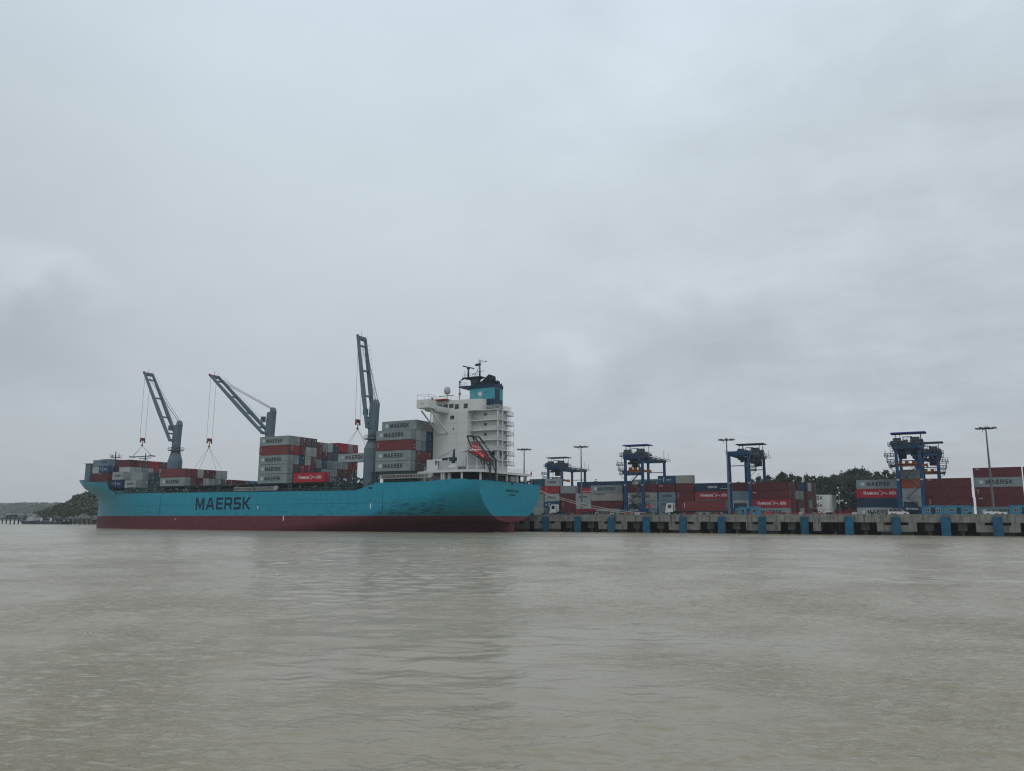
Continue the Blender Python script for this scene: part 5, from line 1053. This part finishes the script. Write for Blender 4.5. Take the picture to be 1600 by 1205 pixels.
# ================================================================ site cabins and quay clutter
def cabin(x, y, L, label, shade='teal'):
    c = thing('site_cabin', label, 'cabin', (x + L / 2, y + 1.2, GZ), 'teal site cabins on the quay'); z0 = GZ + .03
    b = MB(); b.box(x, x + L, y, y + 2.44, z0 + .1, z0 + 2.62)
    for k in range(int(L / .4)): b.box(x + .1 + k * .4, x + .28 + k * .4, y - .03, y, z0 + .25, z0 + 2.5)
    b.build('wall', shade, c); b = MB(); b.box(x - .06, x + L + .06, y - .08, y + 2.5, z0 + 2.62, z0 + 2.74); b.build('roof', shade, c)
    for u in (.9, L - 1.9): b = MB(); b.box(x + u, x + u + 1.0, y - .08, y - .02, z0 + 1.1, z0 + 2.0); w_ = b.build('window', 'offwhite', c); b = MB(); b.box(x + u + .08, x + u + .47, y - .1, y - .08, z0 + 1.18, z0 + 1.92); b.box(x + u + .53, x + u + .92, y - .1, y - .08, z0 + 1.18, z0 + 1.92); b.build('window_pane', 'glass', c)
    b = MB(); b.box(x + L / 2 - .45, x + L / 2 + .45, y - .07, y - .02, z0 + .15, z0 + 2.2); b.build('door', 'deckdark', c)
cabin(-7.4, 240, 5.4, 'leftmost teal cabin of the row under the wide maroon stack'); cabin(-1.7, 240, 6.0, 'second teal cabin of the row under the wide maroon stack')
cabin(-56.0, 240, 6.1, 'teal cabin with two windows beside the grey stack under the middle gantry')
cabin(12.7, 240, 6.1, 'plain teal box cabin at the right edge near the white pickup')
b = MB(); b.loft([[(-100.9, 226, GZ + .9), (-96.9, 226, GZ + .9), (-96.9, 228, GZ + .9), (-100.9, 228, GZ + .9)], [(-101.6, 225.6, GZ + 2.0), (-96.2, 225.6, GZ + 2.0), (-96.2, 228.4, GZ + 2.0), (-101.6, 228.4, GZ + 2.0)]]); sk = b.build('waste_skip', 'cranered', None, origin=(-99, 227, GZ)); tag(sk, 'bright red open skip on the quay between the truck and the gantry', 'skip')
b = MB(); b.box(-101.0, -96.8, 226, 228, GZ + .02, GZ + .9); b.build('base', 'rtgdark', sk)
def marker(x, z, label):
    m = thing('marker_drum', label, 'drum', (x, 214.8, GZ), 'pinkish red drums on the quay edge'); b = MB(); b.rod((x, 214.8, z), (x, 214.8, z + 1.0), .5, 12); b.build('drum', 'pink', m)
    b = MB(); b.rod((x, 214.8, z + .3), (x, 214.8, z + .4), .53, 12); b.build('hoop', 'steel', m)
marker(-80.3, GZ + .03, 'pinkish red drum on the quay edge left under the near gantry'); marker(-42.2, GZ + .03, 'pinkish red drum on the quay edge before the white lettered grey box')
b = MB(); b.rod((-74.7, 214.8, GZ), (-74.7, 214.8, 6.8), .06, 6); s_ = b.build('sign_post', 'steel', None, origin=(-74.7, 214.8, GZ)); tag(s_, 'round red sign on a post at the quay edge near the mooring ropes', 'sign'); b = MB(); b.rod((-74.7, 214.72, 7.3), (-74.7, 214.66, 7.3), .55, 18); b.build('sign_disc', 'pink', s_)
n = 0
for fx in FX:
    if fx < -108 or fx > 40: continue
    x = fx + 5.2; bo = thing('bollard', f'low steel mooring bollard on the quay edge, {NAMES[n]} right of the ship', 'bollard', (x, 214.9, GZ), 'mooring bollards on the quay edge'); n += 1
    b = MB(); b.rod((x, 214.9, GZ), (x, 214.9, GZ + .5), .26, 10); b.build('post', 'rtgdark', bo); b = MB(); b.rod((x, 214.9, GZ + .5), (x, 214.9, GZ + .75), .42, 10); b.build('head', 'rtgdark', bo)
r_ = random.Random(31); CL = [('rtgdark', 'dark'), ('offwhite', 'white'), ('hookred', 'red'), ('steel', 'grey'), ('orangeyel', 'yellow brown')]
def ordn(i): return (['first', 'second', 'third', 'fourth', 'fifth', 'sixth', 'seventh', 'eighth', 'ninth', 'tenth', 'eleventh', 'twelfth', 'thirteenth', 'fourteenth', 'fifteenth', 'sixteenth', 'seventeenth', 'eighteenth', 'nineteenth', 'twentieth'] + ['twenty-' + w for w in ('first', 'second', 'third', 'fourth', 'fifth', 'sixth', 'seventh', 'eighth', 'ninth')])[i]
for k in range(22):
    x = -113 + k * 4.3 + r_.uniform(-1, 1); mt, cn = CL[r_.randrange(5)]; y = 216.5 + r_.uniform(0, 3); w_ = r_.uniform(.4, .9)
    b = MB(); b.box(x - w_, x + w_, y - .35, y + .35, GZ + .02, GZ + .25); o = b.build('crate', mt, None, origin=(x, y, GZ + .02)); b = MB(); b.cb((x, y, GZ + .25 + .3), (w_ * 1.6, .6, .6)); b.build('load', mt, o)
    ref = 'the ship stern' if x < -95 else 'the first gantry' if x < -80 else 'the white truck' if x < -55 else 'the middle gantry' if x < -40 else 'the white stack' if x < -20 else 'the minivan' 
    tag(o, f'small {cn} crate on the quay edge near {ref}, {ordn(k)} from the ship', 'crate', 'small crates along the quay')
# low red barrier pipes at the yard edge
b = MB()
for x in np.arange(-48, -24, 2.4): b.rod((x, 250, GZ), (x, 250, GZ + .8), .06, 5)
b.rod((-48, 250, GZ + .8), (-24, 250, GZ + .8), .12, 6); tag(b.build('barrier', 'cranered', None, origin=(-36, 250, GZ)), 'low red pipe barrier in front of the white stack and trees', 'barrier')

# ================================================================ trees beyond the yard
def crown_mesh(seed, h, w_, leaf, n_cl, leaves, size, trunk=.0, narrow=.5):
    r2 = random.Random(seed); b = MB()
    for _ in range(n_cl):
        t_ = r2.uniform(0.22, 1.0) ; rad = w_ * (math.sin(min(1, (1 - t_) * 1.7 + .12) * math.pi / 2)) * r2.uniform(.25, 1.0); a_ = r2.uniform(0, 6.283)
        c = Vector((rad * math.cos(a_), rad * math.sin(a_), t_ * h)); cs = r2.uniform(.7, 1.5) * w_ * .3 * (1.1 - .6 * t_)
        for _ in range(leaves):
            p = c + Vector((r2.gauss(0, cs * .55), r2.gauss(0, cs * .55), r2.gauss(0, cs * .6))); u = Vector((r2.gauss(0, 1), r2.gauss(0, 1), r2.gauss(.5, 1))).normalized(); v = u.orthogonal().normalized(); v = (v + u.cross(v) * r2.uniform(-1, 1)).normalized(); s = size * r2.uniform(.5, 1.3)
            b.q([p - u * s, p - v * s * .45, p + u * s, p + v * s * .45])
    for _ in range(9):      # ragged leading shoots
        a_ = r2.uniform(0, 6.283); rad = r2.uniform(0, .75) * w_; z0 = h * (1.0 - .28 * rad / w_) * r2.uniform(.86, 1.0); c = Vector((rad * math.cos(a_), rad * math.sin(a_), z0)); lean = Vector((r2.gauss(0, .25), r2.gauss(0, .25), 1)); L_ = r2.uniform(1.0, 2.4)
        for _ in range(20):
            f_ = r2.random(); p = c + lean * (L_ * f_) + Vector((r2.gauss(0, .28 * (1.1 - f_)), r2.gauss(0, .28 * (1.1 - f_)), 0)); u = Vector((r2.gauss(0, .5), r2.gauss(0, .5), 1)).normalized(); v = u.orthogonal().normalized(); s = size * r2.uniform(.35, .7)
            b.q([p - u * s, p - v * s * .4, p + u * s, p + v * s * .4])
    me = bpy.data.meshes.new('crown'); me.from_pydata(b.v, [], b.f); me.materials.append(M[leaf]); me.update(); return me
def trunk_mesh(seed, h):
    r2 = random.Random(seed); b = MB(); p = Vector((0, 0, 0)); r0 = .32
    for k in range(6):
        q = p + Vector((r2.uniform(-.3, .3), r2.uniform(-.3, .3), h * .155)); b.rod(p, q, r0, 7, r0 * .82); r0 *= .82
        if k > 0:
            for _ in range(3): a_ = r2.uniform(0, 6.28); b.rod(q, q + Vector((1.8 * math.cos(a_), 1.8 * math.sin(a_), r2.uniform(.8, 2))), r0 * .4, 4, r0 * .1)
        p = q
    me = bpy.data.meshes.new('trunk'); me.from_pydata(b.v, [], b.f); me.materials.append(M['bark']); me.update(); return me
TV = [(crown_mesh(s_, 20, w_, 'leaf', n_, 26, .62), trunk_mesh(s_, 20)) for s_, w_, n_ in ((1, 2.8, 40), (2, 3.4, 60), (3, 4.3, 85), (4, 3.0, 34), (5, 5.2, 110), (6, 4.6, 80))]
r_ = random.Random(77); tx = []
def tree(x, y, h, v, label):
    me, tm = TV[v]; t_ = bpy.data.objects.new('yard_tree', None); scene.collection.objects.link(t_); t_.location = (x, y, GZ - .3); s = h / 20.0; t_.scale = (s * 1.15, s * 1.15, s); t_.rotation_euler = (0, 0, r_.uniform(0, 6.28))
    tag(t_, label, 'tree', 'dark trees beyond the yard')
    for nm, m2 in (('crown', me), ('trunk', tm)): o = bpy.data.objects.new(nm, m2); scene.collection.objects.link(o); o.parent = t_
# profile along the tree line: pixel-free list of (x, top height) at y about 400
LINE = [(-168, 20.5), (-163, 19), (-157, 18), (-151, 17.5), (-90, 18), (-86, 20.5), (-82, 21.5), (-78, 22), (-74, 21.5), (-70.5, 23.5), (-67, 22.3), (-63.5, 21), (-60, 21.6), (-57, 21), (-53.6, 20.8), (-50, 20), (-47, 19.5), (-44, 22.0), (-41, 22.5), (-38.3, 23.8), (-35.5, 23.5), (-32.5, 22.5), (-29.5, 22.8), (-26.0, 23.3), (-22.5, 22.0), (-19.6, 22.8), (-16.5, 20), (-12.8, 19.5)]
k = 0
for i, (x, h) in enumerate(LINE):
    v = 4 if i in (17, 18, 19, 20) else r_.choice((0, 1, 3)) if i >= 21 else r_.choice((1, 2, 4, 5))
    ref = 'before the far gantry' if x < -100 else 'behind the middle gantry stack' if x < -60 else 'behind the white stack' if x < -40 else 'tall clump left of the right gantries' if x < -28 else 'thin crown beside the right gantries'
    tree(x, 398 + r_.uniform(-4, 4), h * .9 + .6, v, f'tall dark tree {ref}, {ordn(i)} from the left')
for i in range(24):   # second, lower line filling the gaps
    x = -95 + i * 3.3; hh = 15.3 if x < -78 else 16.8 if x < -48 else 17.5
    tree(x, 384 + r_.uniform(-5, 5), hh + r_.uniform(-1, 1.5), r_.choice((2, 4, 5)), f'lower bushy tree in front of the tall trees, {ordn(i)} from the left')

# ================================================================ far bank
def ridge(name, pts, depth, base, seed, matn, kind, label, step=3.0, amp=2.5):
    """low wooded ridge: line of (x, y, height) with depth away from the river"""
    b = MB(); rws = []
    P_ = [Vector(p) for p in pts]; ln = [0]
    for a_, c_ in zip(P_[:-1], P_[1:]): ln.append(ln[-1] + (Vector((c_.x, c_.y)) - Vector((a_.x, a_.y))).length)
    n_ = int(ln[-1] / step)
    for i in range(n_ + 1):
        s = ln[-1] * i / n_; k = max(j for j in range(len(ln) - 1) if ln[j] <= s + 1e-6); f = (s - ln[k]) / (ln[k + 1] - ln[k]); p = P_[k].lerp(P_[k + 1], f)
        d = (P_[-1] - P_[0]); d.z = 0; d.normalize(); nrm = Vector((-d.y, d.x, 0)); nrm = nrm if nrm.dot(Vector((p.x, p.y, 0))) > 0 else -nrm
        row = []
        for j, t_ in enumerate(np.linspace(0, 1, 14)):
            hh = p.z * math.sin(min(1, t_ * 1.5) * math.pi / 2) ** .8 * (1 if t_ < .7 else 1 - (t_ - .7))
            q = Vector((p.x, p.y, 0)) + nrm * (depth * t_); nz_ = noise.noise(Vector((q.x * .09, q.y * .09, seed))) + .6 * noise.noise(Vector((q.x * .27, q.y * .27, seed)))
            row.append((q.x, q.y, base + hh + (amp * nz_ if j > 0 else 0)))
        rws.append(row)
    b.loft(rws, closed=False); o = b.build(name, matn, None, smooth=False); tag(o, label, kind=kind); return rws
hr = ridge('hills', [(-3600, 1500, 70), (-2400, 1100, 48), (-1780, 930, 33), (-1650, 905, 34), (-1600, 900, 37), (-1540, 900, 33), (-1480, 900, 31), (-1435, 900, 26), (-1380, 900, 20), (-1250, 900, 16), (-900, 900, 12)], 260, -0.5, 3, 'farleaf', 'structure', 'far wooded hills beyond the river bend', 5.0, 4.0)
ridge('terrain', [(-575, 338, 4), (-560, 336, 6), (-540, 334, 9), (-525, 332, 12), (-510, 332, 14), (-495, 332, 16), (-470, 332, 16), (-430, 332, 14), (-330, 332, 8)], 120, -0.3, 9, 'leaf2', 'structure', 'low wooded headland beyond the bow', 3.0, 1.2)
b = MB(); r2 = random.Random(5); HL = [(-578, 3), (-566, 7), (-556, 8), (-545, 11), (-530, 15), (-520, 18), (-508, 20), (-495, 22), (-470, 21), (-430, 19)]
def hl(x):
    if x < -578: return 0
    for (a_, za), (c_, zc) in zip(HL[:-1], HL[1:]):
        if x <= c_: return za + (zc - za) * max(0, x - a_) / (c_ - a_)
    return 18
for _ in range(380):
    x = r2.uniform(-640, -430); t_ = r2.random() ** .7; y = 334 + 42 * t_; zt = 1.1 * hl(x * 330 / y) * (.3 + .7 * min(1, t_ * 1.3)) ; rad = r2.uniform(2.0, 4.2)
    for _ in range(70):
        d = Vector((r2.gauss(0, 1), r2.gauss(0, 1), r2.gauss(0, .8))).normalized() * rad * r2.uniform(.6, 1.05); p = Vector((x, y, zt - 1.5)) + d; u = Vector((r2.gauss(0, 1), r2.gauss(0, 1), r2.gauss(0, 1))).normalized(); v = u.orthogonal().normalized(); s = r2.uniform(.6, 1.3); b.q([p - u * s, p - v * s * .7, p + u * s, p + v * s * .7]) if hl(x * 330 / y) > 0 else None
tag(b.build('foliage', 'leaf2', None), 'dense wood covering the headland beyond the bow', kind='stuff')
b = MB(); r2 = random.Random(15)
for row in hr[::1]:
    if row[0][0] < -2100: continue
    for _ in range(10):
        q = Vector(row[r2.randrange(1, 9)]); cc = q + Vector((r2.uniform(-4, 4), r2.uniform(-4, 4), r2.uniform(0, 2)))
        for _ in range(9):
            p = cc + Vector((r2.gauss(0, 2.6), r2.gauss(0, 2.6), r2.gauss(0, 2.0))); u = Vector((r2.gauss(0, 1), r2.gauss(0, 1), r2.gauss(0, 1))).normalized(); v = u.orthogonal().normalized(); s = r2.uniform(1.2, 2.8); b.q([p - u * s, p - v * s, p + u * s, p + v * s])
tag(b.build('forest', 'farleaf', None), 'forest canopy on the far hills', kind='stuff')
# jetty with sheds, tug and barge at the far bank
j_ = thing('jetty', 'long low dark jetty on piles at the far bank left of the bow', 'jetty', (-550, 322, 0)); b = MB(); b.box(-598, -470, 318, 325, 3.0, 3.8); b.build('deck', 'jetty', j_); b = MB()
for x in np.arange(-597, -470, 5.0):
    for yy in (318.6, 324): b = MB(); b.rod((x, yy, -2), (x, yy, 3.0), .4, 6); b.build('pile', 'jetty', j_)
b = MB(); b = MB(); r2 = random.Random(2)
for _ in range(60): b.cb((r2.uniform(-592, -520), r2.uniform(319, 324), 4.3), (r2.uniform(.4, 3), 1, r2.uniform(.8, 2.6)), r2.choice((0, 0, 1)))
b.build('cargo', ['jetty', 'crane'], j_)
j2 = thing('shed', 'small shed with pale flat roof on the distant jetty', 'shed', (-579, 320, 3.8)); b = MB(); b.box(-581.5, -577, 319, 323, 3.8, 6.2); b.build('wall', 'jetty', j2); b = MB(); b.box(-582.6, -575.6, 318, 324, 6.5, 7.0); b.build('roof', 'offwhite', j2); b = MB(); b.box(-582, -581.7, 318.5, 318.8, 3.8, 6.5); b.box(-576.4, -576, 318.5, 318.8, 3.8, 6.5); b.build('post', 'jetty', j2)
tg = thing('tug_boat', 'grey tug with a mast at the jetty left of the bow', 'tug', (-538, 312, 0)); b = MB(); b.loft([[(-548, 309 + 2, .0), (-548, 315 - 2, .0), (-548.5, 316, 2.6), (-548.5, 308, 2.6)], [(-540, 308.5, -.3), (-540, 315.5, -.3), (-540, 316, 1.8), (-540, 308, 1.8)], [(-529, 310, -.3), (-529, 314, -.3), (-528.5, 315, 2.4), (-528.5, 309, 2.4)]]); b.build('hull', 'rtgdark', tg); b = MB(); b.box(-542, -534, 309.5, 314.5, 1.9, 4.2); b.box(-541, -537, 310, 314, 4.2, 6.6); b.build('wheelhouse', 'offwhite', tg); b = MB(); b.box(-541.05, -536.95, 309.95, 310, 5.2, 6.1); b.build('window', 'glass', tg)
b = MB(); b.rod((-538.6, 312, 6.6), (-538.6, 312, 10.3), .2, 5); b.beam((-540, 312, 9.8), (-537.4, 312, 9.8), .3, .25); b.rod((-535, 312, 4.2), (-535, 312, 7), .5, 8); b.build('mast', 'crane', tg)
bg_ = thing('barge', 'dark flat barge with two white posts just left of the bow', 'barge', (-515, 310, 0)); b = MB(); b.loft([[(-526, 307, -.3), (-500, 307, -.3), (-498, 307, 1.8), (-528, 307, 1.8)], [(-526, 314, -.3), (-500, 314, -.3), (-498, 314, 1.8), (-528, 314, 1.8)]]); b.build('hull', 'rtgdark', bg_); b = MB(); b.box(-523.6, -522.9, 308, 309, 1.8, 4.1); b.box(-513.4, -512.6, 308, 309, 1.8, 4.1); b.build('post', 'mark', bg_); b = MB(); b.box(-522.8, -513.4, 308.2, 308.6, 2.0, 2.5); b.build('coaming', 'steel', bg_)
b = MB(); b.rod((-596, 316, -1), (-596.4, 316, 4.6), .22, 6); mp_ = b.build('channel_marker', 'mark', None, origin=(-596, 316, 0)); tag(mp_, 'thin white marker post standing in the water at the far left', 'marker post')

# foamy flecks and painted glints, as white specks on the near water
b = MB(); r2 = random.Random(41)
fm = bpy.data.materials.new('foam_glint'); fm.use_nodes = True; fm.node_tree.nodes['Principled BSDF'].inputs['Base Color'].default_value = (.85, .85, .82, 1); M['foam_glint'] = fm
for _ in range(13):
    d_ = 14 * (130 / 14) ** r2.random(); a_ = R(29 + r2.uniform(-30, 34)); c = Vector((-d_ * math.sin(a_), d_ * math.cos(a_), 0.03))
    for _ in range(r2.randint(1, 6)):
        p = c + Vector((r2.gauss(0, .18), r2.gauss(0, .08), r2.uniform(0, .02))); s = min(.035, d_ * r2.uniform(.0004, .0008)); b.loft([[tuple(p + Vector((s * rr * math.cos(q), s * rr * .8 * math.sin(q), zz))) for q in np.linspace(0, 6.283, 6, endpoint=False)] for rr, zz in ((1, 0), (.6, s * .8))])
tag(b.build('foam_glint', 'foam_glint', None), 'scattered tiny white foamy flecks and painted glints on the river', kind='stuff')
# ================================================================ haze
m = bpy.data.materials.new('haze'); m.use_nodes = True; t = m.node_tree; t.nodes.clear(); o_ = t.nodes.new('ShaderNodeOutputMaterial'); v = t.nodes.new('ShaderNodeVolumePrincipled')
v.inputs['Color'].default_value = (0.97, 0.985, 1.0, 1); v.inputs['Density'].default_value = 0.00013; v.inputs['Anisotropy'].default_value = 0.2; t.links.new(v.outputs[0], o_.inputs['Volume'])
M['haze'] = m; b = MB(); b.box(-4300, 4300, -4300, 4300, -14, 85); hz = b.build('haze', 'haze', None); tag(hz, 'thin pale haze in the air over the river', kind='stuff')
